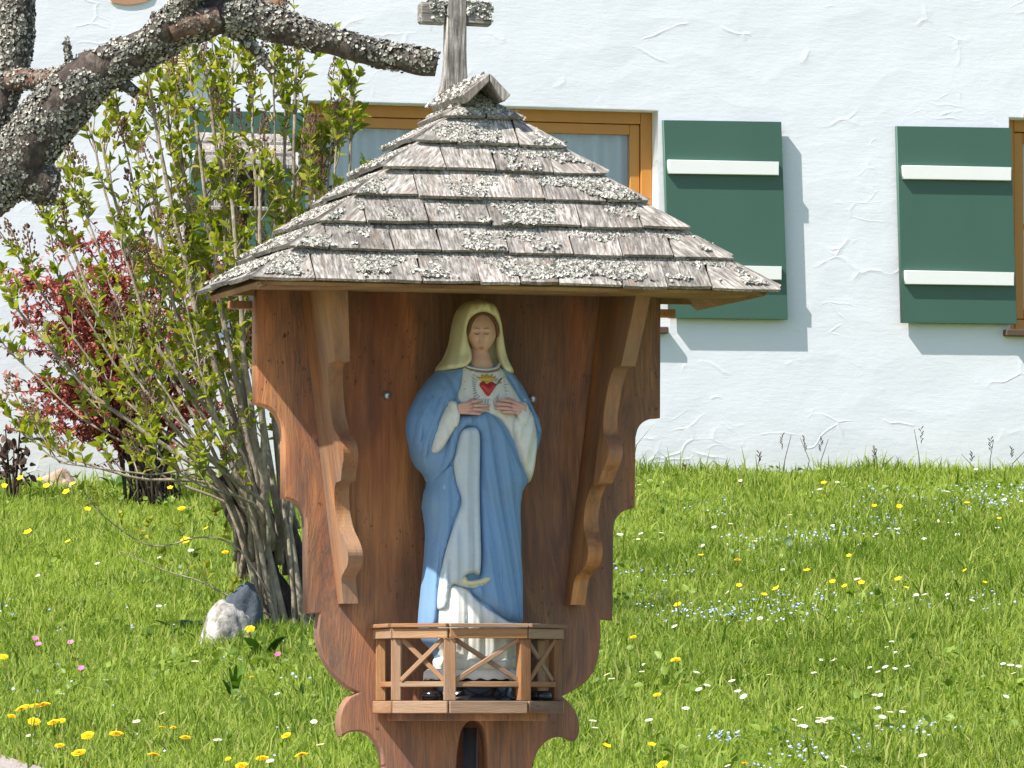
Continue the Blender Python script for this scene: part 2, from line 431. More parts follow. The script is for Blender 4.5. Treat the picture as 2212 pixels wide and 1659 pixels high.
M_LINE = statue_paint('statue painted line', (.27, .20, .16), (.2, .15, .1), .2, .6)
M_HEART = statue_paint('statue heart red', (.50, .030, .035), (.3, .02, .02), .2, .4)
M_GOLD = statue_paint('statue gold', (.62, .42, .05), (.4, .3, .08), .3, .4)
M_RAYS = statue_paint('statue ray line', (.33, .34, .32), (.3, .3, .25), .2, .6)
M_BLACK = Mat('black lacquer').set((.012, .012, .013), .18)
M_LACE = statue_paint('white lace', (.80, .79, .75), (.6, .58, .5), .2, .8)
M_STEEL = Mat('galvanised bolt').set((.62, .63, .62), .38, Metallic=.85)
M_IRON = Mat('painted iron post').set((.06, .075, .09), .4, Metallic=.3)

# ------------------------------------------------------------------ the meadow and the path
def meadow():
    xs = np.concatenate([np.linspace(-300, -12, 20), np.linspace(-10, 10, 161), np.linspace(12, 300, 20)])
    ys = np.concatenate([np.linspace(-200, 6, 24), np.linspace(7, 33, 209), np.linspace(35, 500, 24)])
    X, Y = np.meshgrid(xs, ys); Z = ground_z(Y)
    inn = ((np.abs(X) < 10) & (Y > 7) & (Y < 33))
    Z = Z + inn * (0.035 * (vnoise(X * 2.2, Y * 2.2, 1) - .5) + 0.02 * (vnoise(X * 6, Y * 6, 2) - .5))
    n, m = X.shape; V = np.stack([X, Y, Z], 2).reshape(-1, 3)
    i = np.arange(n - 1)[:, None] * m + np.arange(m - 1)[None]; i = i.ravel()
    o = np_mesh('meadow_ground', V, np.stack([i, i + 1, i + m + 1, i + m], 1), M_SOIL, smooth=True)
    o['kind'] = 'structure'
meadow()
# gravel path: its edge crosses the lower left corner of the picture
pa, pb = gnd(-60, 1634), gnd(75, 1672)
pdir = Vector((pb.x - pa.x, pb.y - pa.y, 0)).normalized(); pn = Vector((pdir.y, -pdir.x, 0))
if pn.y > 0: pn = -pn
def path_dist(x, y): return (x - pa.x) * pn.x + (y - pa.y) * pn.y     # positive on the path
def gravel_path():
    ss = np.linspace(-9, 9, 91); ws = np.linspace(0, 2.2, 12)
    V = []
    for w in ws:
        for s in ss:
            jig = 0.09 * (vnoise(s * 3.1, w * 2, 4) - .5) if w < .1 else 0
            x = pa.x + pdir.x * s + pn.x * (w + jig); y = pa.y + pdir.y * s + pn.y * (w + jig)
            V.append((x, y, gz(y) + .024 + .01 * float(vnoise(x * 9, y * 9, 8))))
    m = len(ss); Fc = [(a * m + b, a * m + b + 1, (a + 1) * m + b + 1, (a + 1) * m + b) for a in range(len(ws) - 1) for b in range(m - 1)]
    o = mesh_obj('gravel_path', V, Fc, M_PATH, smooth=True); o['kind'] = 'structure'
gravel_path()

# ------------------------------------------------------------------ the house
house = empty('house', WAL.o, WAL.a)
tag(house, 'white plastered farmhouse with green shutters behind the meadow', 'house')
def wl(u, v, f=0.0): return WAL.loc(u, v, f)
def rect(u0, v0, u1, v1):
    a = wl(u0, v0); b = wl(u1, v1); return a[0], b[0], b[1], a[1]    # x0 x1 z0 z1
W1 = (*wl(667, 221),); W1b = wl(1421, 241); 
w1x0, w1x1 = W1[0], W1b[0]; w1z1 = (W1[1] + W1b[1]) / 2 + .005; w1z0 = wl(1421, 706)[1]
w2x0 = wl(2181, 256)[0]; w2z1 = wl(2190, 255)[1]; w2x1 = w2x0 + 1.0; w2z0 = wl(2190, 712)[1]
WALLX0, WALLX1, WALLZ0, WALLZ1 = -7.0, 7.0, -1.2, 5.2
board('wall', [(WALLX0, WALLZ0), (WALLX1, WALLZ0), (WALLX1, WALLZ1), (WALLX0, WALLZ1)],
      [[(w1x0, w1z0), (w1x0, w1z1), (w1x1, w1z1), (w1x1, w1z0)], [(w2x0, w2z0), (w2x0, w2z1), (w2x1, w2z1), (w2x1, w2z0)]], 0, .40, M_PLASTER, house, .006)
def window(x0, x1, z0, z1, casements, parent, depth=.10, fw=.058, bars=()):
    win = box('window', x0 + .001, x1 - .001, depth + .075, depth + .085, z0 + .001, z0 + .03, M_FRAME, parent)      # frame foot; the rest hangs below it
    y0, y1 = depth, depth + .07
    for (a, b, c, d) in ((x0, x0 + fw, z0, z1), (x1 - fw, x1, z0, z1)):
        box('frame', a, b, y0, y1, c, d, M_FRAME, win, .003)
    for (c, d) in ((z0, z0 + fw), (z1 - fw, z1)):
        box('frame', x0 + fw + .001, x1 - fw - .001, y0, y1, c, d, M_FRAME, win, .003)
    n = casements; wi = (x1 - x0 - 2 * fw) / n; sw = .05
    for k in range(n):
        a, b = x0 + fw + k * wi + .003, x0 + fw + (k + 1) * wi - .003; c, d = z0 + fw + .003, z1 - fw - .003
        box('sash', a, a + sw, y0 + .012, y1 - .012, c, d, M_FRAME, win, .003); box('sash', b - sw, b, y0 + .012, y1 - .012, c, d, M_FRAME, win, .003)
        box('sash', a + sw + .001, b - sw - .001, y0 + .012, y1 - .012, c, c + sw, M_FRAME, win, .003); box('sash', a + sw + .001, b - sw - .001, y0 + .012, y1 - .012, d - sw, d, M_FRAME, win, .003)
        for q in bars:
            box('glazing_bar', a + sw + .001, b - sw - .001, y0 + .02, y1 - .02, c + (d - c) * q - .012, c + (d - c) * q + .012, M_FRAME, win, .002)
        box('pane', a + sw + .001, b - sw - .001, y0 + .034, y0 + .038, c + sw + .001, d - sw - .001, M_GLASS, win)
    s = box('sill', x0 - .04, x1 + .04, -.05, depth - .002, z0 - .035, z0 - .002, M_SILL, win, .004)
    return win
window(w1x0, w1x1, w1z0, w1z1, 2, house, bars=(.52,))
window(w2x0, w2x1, w2z0, w2z1, 2, house, bars=(.50,))
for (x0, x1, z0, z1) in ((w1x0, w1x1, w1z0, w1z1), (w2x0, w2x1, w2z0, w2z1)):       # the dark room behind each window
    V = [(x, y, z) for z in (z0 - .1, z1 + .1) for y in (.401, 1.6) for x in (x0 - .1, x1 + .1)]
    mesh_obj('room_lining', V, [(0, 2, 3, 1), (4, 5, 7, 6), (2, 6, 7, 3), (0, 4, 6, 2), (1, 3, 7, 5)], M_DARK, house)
def curtain(x0, x1, z0, z1, label, gapl=0):
    xs = np.linspace(x0, x1, 120); zs = np.linspace(z0, z1, 10); V = []
    for z in zs:
        k = (z - z0) / (z1 - z0)
        for x in xs: V.append((x, .172 + .026 * math.sin(x * 52 + 1.1 * math.sin(x * 9)) * (1 - .3 * k) + .008 * math.sin(x * 25), z))
    m = len(xs); Fc = [(a * m + b, a * m + b + 1, (a + 1) * m + b + 1, (a + 1) * m + b) for a in range(len(zs) - 1) for b in range(m - 1)]
    o = mesh_obj('curtain', V, Fc, M_CURTAIN, smooth=True)
    o.matrix_world = Matrix.Translation(WAL.o) @ Matrix.Rotation(WAL.a, 4, 'Z')
    sol = o.modifiers.new('cloth', 'SOLIDIFY'); sol.thickness = .002
    tag(o, label, 'curtain', 'curtains in the house windows')
wm = (w1x0 + w1x1) / 2
curtain(w1x0 + .05, wm - .18, w1z0 + .05, w1z1 - .04, 'pale sheer curtain in the left half of the wide window behind the shrine roof')
curtain(wm + .05, w1x1 - .03, w1z0 + .05, w1z1 - .04, 'pale pleated curtain seen right of the shrine roof beside the green shutter')
curtain(w2x0 + .05, w2x1 - .05, w2z0 + .05, w2z1 - .04, 'pale curtain in the window cut off by the right edge of the picture')
def shutter(c, battens, label):           # c: four picture corners TL TR BR BL; lies flat on the wall
    P = [wl(u, v, .054) for u, v in c]
    n = 4; sh = None
    def lerp(a, b, t): return (a[0] + (b[0] - a[0]) * t, a[1] + (b[1] - a[1]) * t)
    o = board('shutter', P[::-1], [], -.054, -.022, M_GREEN, house, .002)
    o['label'] = label
    for (a, b, h) in battens:
        pa_, pb_ = wl(*a, .08), wl(*b, .08); w = .0
        dz = (pb_[1] - pa_[1])
        hh = h / 442.0
        board('batten', [(pa_[0], pa_[1] - hh), (pb_[0], pb_[1] - hh), pb_, pa_], [], -.080, -.0542, M_BATTEN, o, .003)
    for zt in (.16, .84):               # iron strap end and pintle on the hinge side
        pass
    return o
shutter([(1433, 259), (1688, 263), (1702, 690), (1447, 687)], [((1444, 345), (1683, 349), 30), ((1456, 572), (1689, 575), 30)], 'green shutter partly behind the shrine roof')
shutter([(1937, 272), (2184, 276), (2197, 700), (1949, 697)], [((1951, 357), (2185, 361), 30), ((1956, 584), (2191, 588), 30)], 'green shutter standing free on the wall at the right')
shutter([(408, 238), (655, 243), (664, 668), (417, 665)], [((418, 325), (650, 329), 30), ((424, 553), (656, 557), 30)], 'green shutter behind the lilac leaves')
# louvred vent
vx0, vx1, vz0, vz1 = rect(338, 100, 408, 160)
vent = box('vent', vx0, vx1, -.03, -.002, vz0, vz1, M_CREAM, house, .003)
box('vent_frame', vx1 - .018, vx1 + .004, -.055, -.0305, vz0, vz1, M_CREAM, vent, .002); box('vent_frame', vx0 - .004, vx0 + .018, -.055, -.0305, vz0, vz1, M_CREAM, vent, .002)
box('vent_sill', vx0 - .01, vx1 + .012, -.085, -.0565, vz0 - .022, vz0 + .012, M_CREAM, vent, .003)
for k in range(9):
    z = vz0 + .018 + k * (vz1 - vz0 - .02) / 9
    o = box('louvre', vx0 + .02, vx1 - .02, -.011, .011, -.0022, .0022, M_CREAM, vent); o.location = (0, -.044, z); o.rotation_euler = (-.75, 0, 0)
# painted ornaments high on the wall: only their lower rims reach into the picture
for pts in ([(228, -46), (332, -46), (326, -6), (318, 2), (300, 8), (276, 11), (252, 8), (238, 0)], [(388, -46), (486, -46), (482, 4), (470, 9), (440, 11), (405, 6), (392, -6)], [(545, -46), (612, -46), (606, 6), (600, 22), (585, 30), (565, 18), (550, 2)]):
    P = [wl(u, v) for u, v in spline(pts, 4, True)]
    cx = sum(p[0] for p in P) / len(P); cz = sum(p[1] for p in P) / len(P)
    board('painted_rim', [(cx + (p[0] - cx) * 1.05, cz + (p[1] - cz) * 1.05) for p in P][::-1], [], -.006, -.0012, M_TERRAEDGE, house, .0008)
    board('painted_ornament', P[::-1], [], -.010, -.0064, M_TERRA, house, .0008)

# ------------------------------------------------------------------ the wayside shrine
shrine = empty('wayside_shrine', SHR.o, SHR.a)
tag(shrine, 'carved wooden wayside shrine with shingled hip roof and cross on top', 'shrine')
def sl(u, v, f=0.0): return SHR.loc(u, v, f)
left = [(553, 622, 1), (553, 872, 1), (578, 879), (594, 890), (605, 907), (612, 930), (614, 962, 1), (614, 1076, 1), (634, 1081), (648, 1093), (658, 1112), (662, 1138, 1), (663, 1326, 1), (690, 1324, 1),
        (687, 1363), (689, 1387), (699, 1419), (715, 1447), (735, 1471), (755, 1487), (775, 1496, 1), (755, 1507), (741, 1527), (734, 1549), (733, 1571), (738, 1592, 1),
        (753, 1583), (775, 1580), (795, 1585), (811, 1599), (823, 1619), (829, 1651), (831, 1700), (832, 2060, 1)]
right = [(1150, 2060, 1), (1151, 1700), (1153, 1655), (1157, 1636), (1166, 1617), (1183, 1600), (1205, 1592), (1225, 1594), (1241, 1602, 1), (1250, 1590), (1252, 1565), (1246, 1541), (1233, 1521), (1215, 1504, 1),
         (1250, 1485), (1275, 1463), (1290, 1432), (1297, 1395), (1298, 1360), (1297, 1337, 1), (1324, 1340, 1), (1326, 1142, 1), (1330, 1124), (1339, 1111), (1353, 1102), (1372, 1097, 1), (1374, 945, 1), (1379, 926), (1389, 913), (1406, 905), (1427, 903, 1), (1428, 640, 1)]
outer = [sl(*p) for p in soft(left + right, 5)]
slot = [(986, 1660), (990, 1615), (997, 1580), (1008, 1562), (1023, 1555), (1036, 1559), (1046, 1575), (1051, 1605), (1054, 1660), (1056, 1720), (1050, 1760), (1020, 1775), (990, 1760), (985, 1720)]
slotp = [sl(*p) for p in spline(slot, 4, True)]
BT = .042
back = board('back_board', outer[::-1], [slotp], 0, BT, M_SHRINE, shrine, .004)
# the post behind the board that carries the shrine down to the ground
pz = sl(990, 1500)[1]
px0, px1 = sl(930, 1600)[0], sl(1075, 1600)[0]
box('carrying_post', px0, px1, BT + .045, BT + .14, -.1, pz + .2, M_SHRINE, shrine, .006)
V, T = tube([(sl(1026, 1600)[0], .040, -.05), (sl(1026, 1600)[0], .040, sl(1026, 1572)[1])], [.016, .016], 14)
np_mesh('iron_post', V, T, M_IRON, shrine, True)
for u, v in ((835, 854), (1150, 861)):
    x, z = sl(u, v); V, T = tube([(x, .004, z), (x, -.004, z), (x, -.009, z), (x, -.0115, z)], [.0105, .0105, .008, .003], 12)
    np_mesh('bolt', V, T, M_STEEL, shrine, True)
# side boards: leaning, their front edge cut in scallops
prof = [(621, .285), (700, .262), (798, .226), (800, .172), (818, .156), (850, .142), (897, .136), (937, .150), (955, .182), (977, .206), (1003, .200), (1025, .175), (1042, .160), (1047, .155), (1050, .112), (1062, .094), (1085, .082), (1115, .078), (1147, .092), (1175, .128), (1199, .144), (1224, .130), (1240, .088), (1252, .062), (1278, .056), (1306, .054)]
def zv(v): return sl(990, v)[1]
for sgn in (-1, 1):
    def ax(z, s=sgn):
        z0, z1 = zv(617), zv(1300); t = (z - z0) / (z1 - z0); x0, x1 = sl(647, 617)[0], sl(728, 1300)[0]
        xo = x0 + (x1 - x0) * t
        return xo if s < 0 else -xo
    edge = [(zv(q[0]), q[1]) for k in range(3) for q in spline(prof[(0, 3, 14)[k]:(3, 14, 26)[k]], 4)]
    ring = [(z, -f) for z, f in edge] + [(edge[-1][0], -.0015), (edge[0][0], -.0015)]
    th = .033 * (-sgn)
    n = len(ring); V = []
    for z, y in ring: V.append((ax(z), y, z))
    for z, y in ring: V.append((ax(z) + th, y, z))
    Fc = [(i, (i + 1) % n, n + (i + 1) % n, n + i) for i in range(n)] + [tuple(range(n))[::-1], tuple(range(n, 2 * n))]
    o = mesh_obj('side_board', V, Fc, M_SIDE, shrine)
    bm = bmesh.new(); bm.from_mesh(o.data); bmesh.ops.recalc_face_normals(bm, faces=bm.faces); bm.to_mesh(o.data); bm.free()
# ---- roof
EF, EB = .444, -.03                       # front eave in front of the board, back eave just behind it
ezl, ezr = sl(558, 606, EF), sl(1660, 626, EF)
HWR = (ezr[0] - ezl[0]) / 2; RCX = (ezr[0] + ezl[0]) / 2
EZ = (ezl[1] + ezr[1]) / 2
RZ = sl(1036, 206, .15)[1]; RF = .135     # ridge height, ridge front end
roof = bpy.data.objects.new('roof', None); link(roof, shrine)
A_ = Vector((RCX - HWR, -EF, EZ)); B_ = Vector((RCX + HWR, -EF, EZ)); C_ = Vector((RCX + HWR, -EB, EZ)); D_ = Vector((RCX - HWR, -EB, EZ))
R0 = Vector((RCX, -RF, RZ)); R1 = Vector((RCX, -EB, RZ))
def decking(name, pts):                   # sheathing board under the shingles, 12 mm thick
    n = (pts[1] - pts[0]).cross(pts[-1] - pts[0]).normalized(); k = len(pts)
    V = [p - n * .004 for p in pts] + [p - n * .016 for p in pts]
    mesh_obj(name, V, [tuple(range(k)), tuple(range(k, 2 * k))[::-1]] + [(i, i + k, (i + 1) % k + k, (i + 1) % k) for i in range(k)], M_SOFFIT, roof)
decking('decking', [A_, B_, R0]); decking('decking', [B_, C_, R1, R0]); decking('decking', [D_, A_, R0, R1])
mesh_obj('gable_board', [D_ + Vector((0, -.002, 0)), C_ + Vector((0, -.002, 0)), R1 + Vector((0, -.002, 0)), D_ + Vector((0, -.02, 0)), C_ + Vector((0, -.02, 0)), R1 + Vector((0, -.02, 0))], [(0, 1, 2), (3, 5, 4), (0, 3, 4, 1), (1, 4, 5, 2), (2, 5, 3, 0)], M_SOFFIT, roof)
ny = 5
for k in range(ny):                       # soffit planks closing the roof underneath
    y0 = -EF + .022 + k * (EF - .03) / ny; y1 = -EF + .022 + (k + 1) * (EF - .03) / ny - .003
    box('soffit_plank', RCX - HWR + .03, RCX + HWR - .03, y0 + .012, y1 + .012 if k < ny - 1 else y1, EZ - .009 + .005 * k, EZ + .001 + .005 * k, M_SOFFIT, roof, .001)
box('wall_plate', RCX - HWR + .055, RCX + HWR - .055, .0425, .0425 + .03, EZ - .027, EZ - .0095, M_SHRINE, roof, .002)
def clip(poly, n, c):                     # keep the part where n . p <= c
    out = []
    for i in range(len(poly)):
        a, b = poly[i], poly[(i + 1) % len(poly)]; da, db = a[0] * n[0] + a[1] * n[1] - c, b[0] * n[0] + b[1] * n[1] - c
        if da <= 0: out.append(a)
        if (da < 0) != (db < 0) and abs(da - db) > 1e-9:
            t = da / (da - db); out.append((a[0] + (b[0] - a[0]) * t, a[1] + (b[1] - a[1]) * t))
    return out
FACES = []
def shingles(P0, P1, T0, T1, rows, cnt, seed, rowfrac=None):
    """rows of shingles on a roof face: eave P0-P1, top edge T0-T1"""
    rr = random.Random(seed)
    ex = (P1 - P0).normalized(); nrm = ex.cross((T0 + T1) / 2 - P0).normalized(); ey = nrm.cross(ex)
    W = (P1 - P0).length; H = (T0 - P0).dot(ey); l = (T0 - P0).dot(ex); r = (T1 - P0).dot(ex)
    FACES.append((P0, ex, ey, nrm, W, H, l, r))
    nl = Vector((-H, l)).normalized(); nr = Vector((H, W - r)).normalized()
    Wmin = W / cnt
    for k in range(rows):
        t0 = H * k / rows - (.012 if k == 0 else 0.0); t1 = min(H * (k + 1.45) / rows, H)
        a = l * max(t0, 0) / H - .02; b = W + (r - W) * max(t0, 0) / H + .02
        x = a - rr.random() * Wmin * .5; i = 0
        cuts = [a]
        while cuts[-1] < b - Wmin * .5:
            cuts.append(cuts[-1] + Wmin * rr.uniform(.72, 1.28) * (1.15 if len(cuts) == 1 else 1))
        cuts[-1] = b
        for c0, c1 in zip(cuts[:-1], cuts[1:]):
            lean = rr.uniform(-.004, .004); drop = rr.uniform(-.004, .003)
            gp = rr.uniform(.0014, .0028)
            poly = [(c0 + gp, t0 + drop + rr.uniform(-.002, .002)), ((c0 + c1) / 2, t0 + drop + rr.uniform(-.0025, .0025)), (c1 - gp, t0 + drop + rr.uniform(-.002, .002)), (c1 - gp + lean, t1), (c0 + gp + lean, t1)]
            g = .006
            poly = clip(poly, nl, nl[0] * 0 + nl[1] * 0 + g); poly = clip(poly, nr, nr[0] * W + g)
            if len(poly) < 3: continue
            ar = abs(sum(poly[q][0] * poly[(q + 1) % len(poly)][1] - poly[(q + 1) % len(poly)][0] * poly[q][1] for q in range(len(poly)))) / 2
            if ar < 2.5e-4: continue
            first, last = c0 == cuts[0], c1 == cuts[-1]
            ang = 0.0
            if first: ang = -math.atan2(l, H) * .8
            if last: ang = math.atan2(W - r, H) * .8
            cx = sum(p[0] for p in poly) / len(poly); cy = sum(p[1] for p in poly) / len(poly)
            th = rr.uniform(.0075, .0105); lift0 = .0105 + rr.uniform(-.002, .005)
            ca, sa = math.cos(ang), math.sin(ang); V = []
            for top in (1, 0):
                for (x_, y_) in poly:
                    q = min(max((y_ - t0) / (t1 - t0), 0), 1)
                    hgt = lift0 * (1 - q) + .001 + (th * (1 - .75 * q) if top else 0)
                    dx, dy = x_ - cx, y_ - cy
                    V.append((dx * ca + dy * sa, -hgt, -dx * sa + dy * ca))
            m = len(poly)
            Fc = [tuple(range(m)), tuple(range(m, 2 * m))[::-1]] + [((q + 1) % m, q, q + m, (q + 1) % m + m) for q in range(m)]
            o = mesh_obj('shingle', V, Fc, M_SHINGLE, roof)
            lx = ex * ca + ey * sa; lz = -ex * sa + ey * ca; ly = lz.cross(lx)
            o.matrix_basis = Matrix.Translation(P0 + ex * cx + ey * cy) @ Matrix((lx, ly, lz)).transposed().to_4x4()
shingles(A_, B_, R0, R0, 7, 9.6, 3)
shingles(D_, A_, R1, R0, 7, 4, 5)
shingles(B_, C_, R0, R1, 7, 4, 6)
# ridge cap: two boards meeting over the ridge
cf, cb = -.235, .035
for s_, wdt in ((-1, .078), (1, .066)):
    sl_ = math.atan2(RZ - EZ, HWR) * (1.0 if s_ < 0 else 1.18)
    n0 = Vector((0, cf, RZ + .040)); d = Vector((s_ * math.cos(sl_), 0, -math.sin(sl_))); nn = Vector((s_ * math.sin(sl_), 0, math.cos(sl_)))
    a = n0 + Vector((RCX + (.0 if s_ < 0 else .0005), 0, 0))
    V = []
    for y in (cf, cb):
        for (p, q) in ((0, 0), (wdt, 0), (wdt, -.022), (.0 + .022 * math.tan(sl_) * 0, -.022)):
            v = a + d * p + nn * q; V.append((v.x if (p, q) != (0, -.022) else a.x + s_ * .0003, y, v.z))
    Fc = [(0, 1, 2, 3), (7, 6, 5, 4), (0, 4, 5, 1), (1, 5, 6, 2), (2, 6, 7, 3), (3, 7, 4, 0)]
    o = mesh_obj('ridge_cap', V, Fc, M_SHINGLE, roof)
    bm = bmesh.new(); bm.from_mesh(o.data); bmesh.ops.recalc_face_normals(bm, faces=bm.faces); bmesh.ops.bevel(bm, geom=bm.edges[:], offset=.002, affect='EDGES'); bm.to_mesh(o.data); bm.free()
# ---- cross
def cx_(u, v): return sl(u, v, -.03)
cp = [(964, -42, 1), (1005, -42, 1), (1005, 60, 1), (1005, 130), (1008, 180), (1012, 226, 1), (934, 234, 1), (950, 196), (958, 160), (961, 120), (962, 60, 1)]
cross = board('cross', [cx_(*p) for p in soft(cp, 4)][::-1], [], .016, .048, M_SHINGLE, shrine, .003)
ca_ = [(906, 8), (1060, 8), (1061, 48), (1055, 54), (908, 52), (905, 47)]
ap = [cx_(*p) for p in ca_]
# the arm is let into the post: two stubs left and right of it
zt = cx_(983, 7)[1]; zb = cx_(983, 54)[1]; xl, xr = cx_(905, 30)[0], cx_(1061, 30)[0]
pl, pr = cx_(961.5, 30)[0], cx_(1005.5, 30)[0]
for a, b in ((xl, pl), (pr, xr)):
    o = bar('arm', (a, .034, (zt + zb) / 2), (b, .034, (zt + zb) / 2 - .001), .028, zt - zb, M_SHINGLE, cross, (0, 0, 1), .005)
# ---- lichen on the roof and the cross
def flake_template(seed):
    r = random.Random(seed); V = [(0, 0, .12)]; n = 7
    for k in range(n):
        a = 2 * PI * k / n; q = r.uniform(.6, 1.1); V.append((q * math.cos(a), q * math.sin(a), r.uniform(.05, .75)))
    return np.array(V), np.array([(0, 1 + k, 1 + (k + 1) % n) for k in range(n)])
def flakes(name, pos, nrm, size, mat, parent, seed):
    r = np.random.default_rng(seed); n = len(pos); Vs, Ts, Rs, o = [], [], [], 0
    pick = r.integers(0, 5, n)
    for k in range(5):
        s = pick == k
        if not s.any(): continue
        V0, T0 = flake_template(k + seed * 10)
        N = nrm[s] + r.normal(0, .35, (s.sum(), 3)); Dd = r.normal(0, 1, (s.sum(), 3)); Rm = frames(Dd, N)
        # frames keeps y; re-make with z exact
        Nn = N / np.linalg.norm(N, axis=1)[:, None]; X = np.cross(Dd, Nn); X /= np.linalg.norm(X, axis=1)[:, None]; Yv = np.cross(Nn, X); Rm = np.stack([X, Yv, Nn], 2)
        V, T = scatter(V0, T0, pos[s], Rm, size[s]); Vs.append(V); Ts.append(T + o); o += len(V); Rs.append(np.repeat(r.random(s.sum()), len(V0)))
    ob = np_mesh(name, np.concatenate(Vs), np.concatenate(Ts), mat, parent, False, np.concatenate(Rs)); ob['kind'] = 'stuff'
    return ob
def roof_lichen():
    P, N, Sz = [], [], []
    r = random.Random(11)
    for fi, (P0, ex, ey, nrm, W, H, l, rr_) in enumerate(FACES):
        tries = 75000 if fi == 0 else 26000
        for _ in range(tries):
            s, t = r.uniform(0, W), r.uniform(0, H)
            lo, hi = l * t / H, W + (rr_ - W) * t / H
            if s < lo or s > hi: continue
            row = (t / H * 7) % 1.0; k = int(t / H * 7)
            dens = mnoise.noise(Vector((s * 9, t * 13, fi * 7 + k * 3.3))) * 1.15 + .5 * mnoise.noise(Vector((s * 34, t * 34, 3 + fi)))
            if row > .45: dens += (row - .45) * .85
            if row < .12: dens -= .10
            if fi == 0 and s - lo < .05: dens += .25
            if fi == 0 and hi - s < .06 : dens += .08 + (.3 if t < H * .2 else 0)
            if t / H < .14: dens += .10
            if fi == 1: dens += .28
            if dens < .29 + r.gauss(0, .10): continue
            lift = .0115 * (1 - row) + .010 * (1 - .7 * row) + .003
            p = P0 + ex * s + ey * t + nrm * lift
            P.append(p); N.append(nrm); Sz.append(r.uniform(.0022, .0055))
    for _ in range(700):                  # cap edges, cross foot and arms
        w = r.random()
        if w < .45: p = Vector((RCX - r.uniform(.01, .085), r.uniform(cf, .03), 0)); p.z = RZ + .045 - abs(p.x - RCX) * (RZ - EZ) / HWR + .002; n = Vector((-.5, 0, .85))
        else:
            s = r.choice((0, 1)); x = r.uniform(xl, pl) if s == 0 else r.uniform(pr, xr)
            if s == 0 and x < xl + .022: continue
            p = Vector((x, r.uniform(.016, .04), zt + .0015)); n = Vector((0, -.4, 1))
            if r.random() < .5: p = Vector((x, .0185, zt - abs(r.gauss(0, .014)))); n = Vector((0, -1, .3))
            if p.z < zb + .004: continue
        P.append(p); N.append(n); Sz.append(r.uniform(.0028, .0065))
    flakes('lichen', np.array([tuple(p) for p in P]), np.array([tuple(n) for n in N]), np.array(Sz), M_LICHEN, roof, 3)
    print('roof lichen', len(P))
roof_lichen()
# ---- balcony
BZ0 = sl(1055, 1541, .24)[1]; BZ1 = sl(1055, 1514, .24)[1]; BT0 = sl(1055, 1379, .24)[1]; BT1 = sl(1055, 1346, .24)[1]; BM = sl(1055, 1478, .24)[1]
BX = RCX * 0
bal = bpy.data.objects.new('balcony', None); link(bal, shrine)
plan = [(-.190, .004), (-.190, .157), (-.088, .240), (.088, .240), (.190, .157), (.190, .004)]
def inset(k):
    return [(x * (1 - k / .19), -(f - k if f > .1 else f)) for x, f in plan]
def plate(name, k, z0, z1, mat, bev=.002):
    P = inset(k); n = len(P)
    V = [(x, y, z0) for x, y in P] + [(x, y, z1) for x, y in P]
    o = mesh_obj(name, V, [tuple(range(n))[::-1], tuple(range(n, 2 * n))] + [(i, (i + 1) % n, (i + 1) % n + n, i + n) for i in range(n)], mat, bal)
    bm = bmesh.new(); bm.from_mesh(o.data); bmesh.ops.recalc_face_normals(bm, faces=bm.faces); bm.to_mesh(o.data); bm.free()
    return bevel_mesh(o, bev)
plate('floor', .014, BZ0 + .004, BZ1 - .004, M_RAIL)
plate('lower_molding', .026, BZ0 - .016, BZ0 + .002, M_SHRINE)
Q = inset(0.0)
for i in range(5):
    (x0, y0), (x1, y1) = Q[i], Q[i + 1]
    up = Vector((y1 - y0, -(x1 - x0), 0)).normalized()
    e = Vector((x1 - x0, y1 - y0, 0)).normalized()
    def seg(name, z, w, h, k0=0.0, k1=0.0, off=0.0, par=bal, m=M_RAIL):
        a = Vector((x0, y0, z)) + e * k0 + up * off; b = Vector((x1, y1, z)) - e * k1 + up * off
        return bar(name, a, b, w, h, m, par, up)
    seg('bottom_rail', (BZ0 + BZ1) / 2, BZ1 - BZ0, .016, .001, .001, -.002)
    seg('top_rail', BT0 + .011, .022, .020, .001, .001, -.004)
    seg('rail_cap', BT1 - .005, .009, .030, .0005, .0005, -.002)
    seg('middle_rail', BM, .012, .008, .012, .012, -.010)
    L = math.hypot(x1 - x0, y1 - y0)
    if i in (1, 2, 3):
        a0, a1 = .016, L - .016; zb_, zt_ = BM + .008, BT0 - .001
        p = lambda t, z, o_: Vector((x0, y0, z)) + e * t + up * o_
        bar('brace', p(a0, zb_, -.006), p(a1, zt_, -.006), .0105, .006, M_RAIL, bal, up)
        bar('brace', p(a0, zt_, -.013), p(a1, zb_, -.013), .0105, .006, M_RAIL, bal, up)
for i, (x, y) in enumerate(inset(.011)):
    if i in (0, 5): y -= .012
    bar('post', (x, y, BZ1 + .0005), (x, y, BT0 - .0005), .026 if i in (2, 3) else .022, .022, M_RAIL, bal, (x * 2.2, -1, 0))

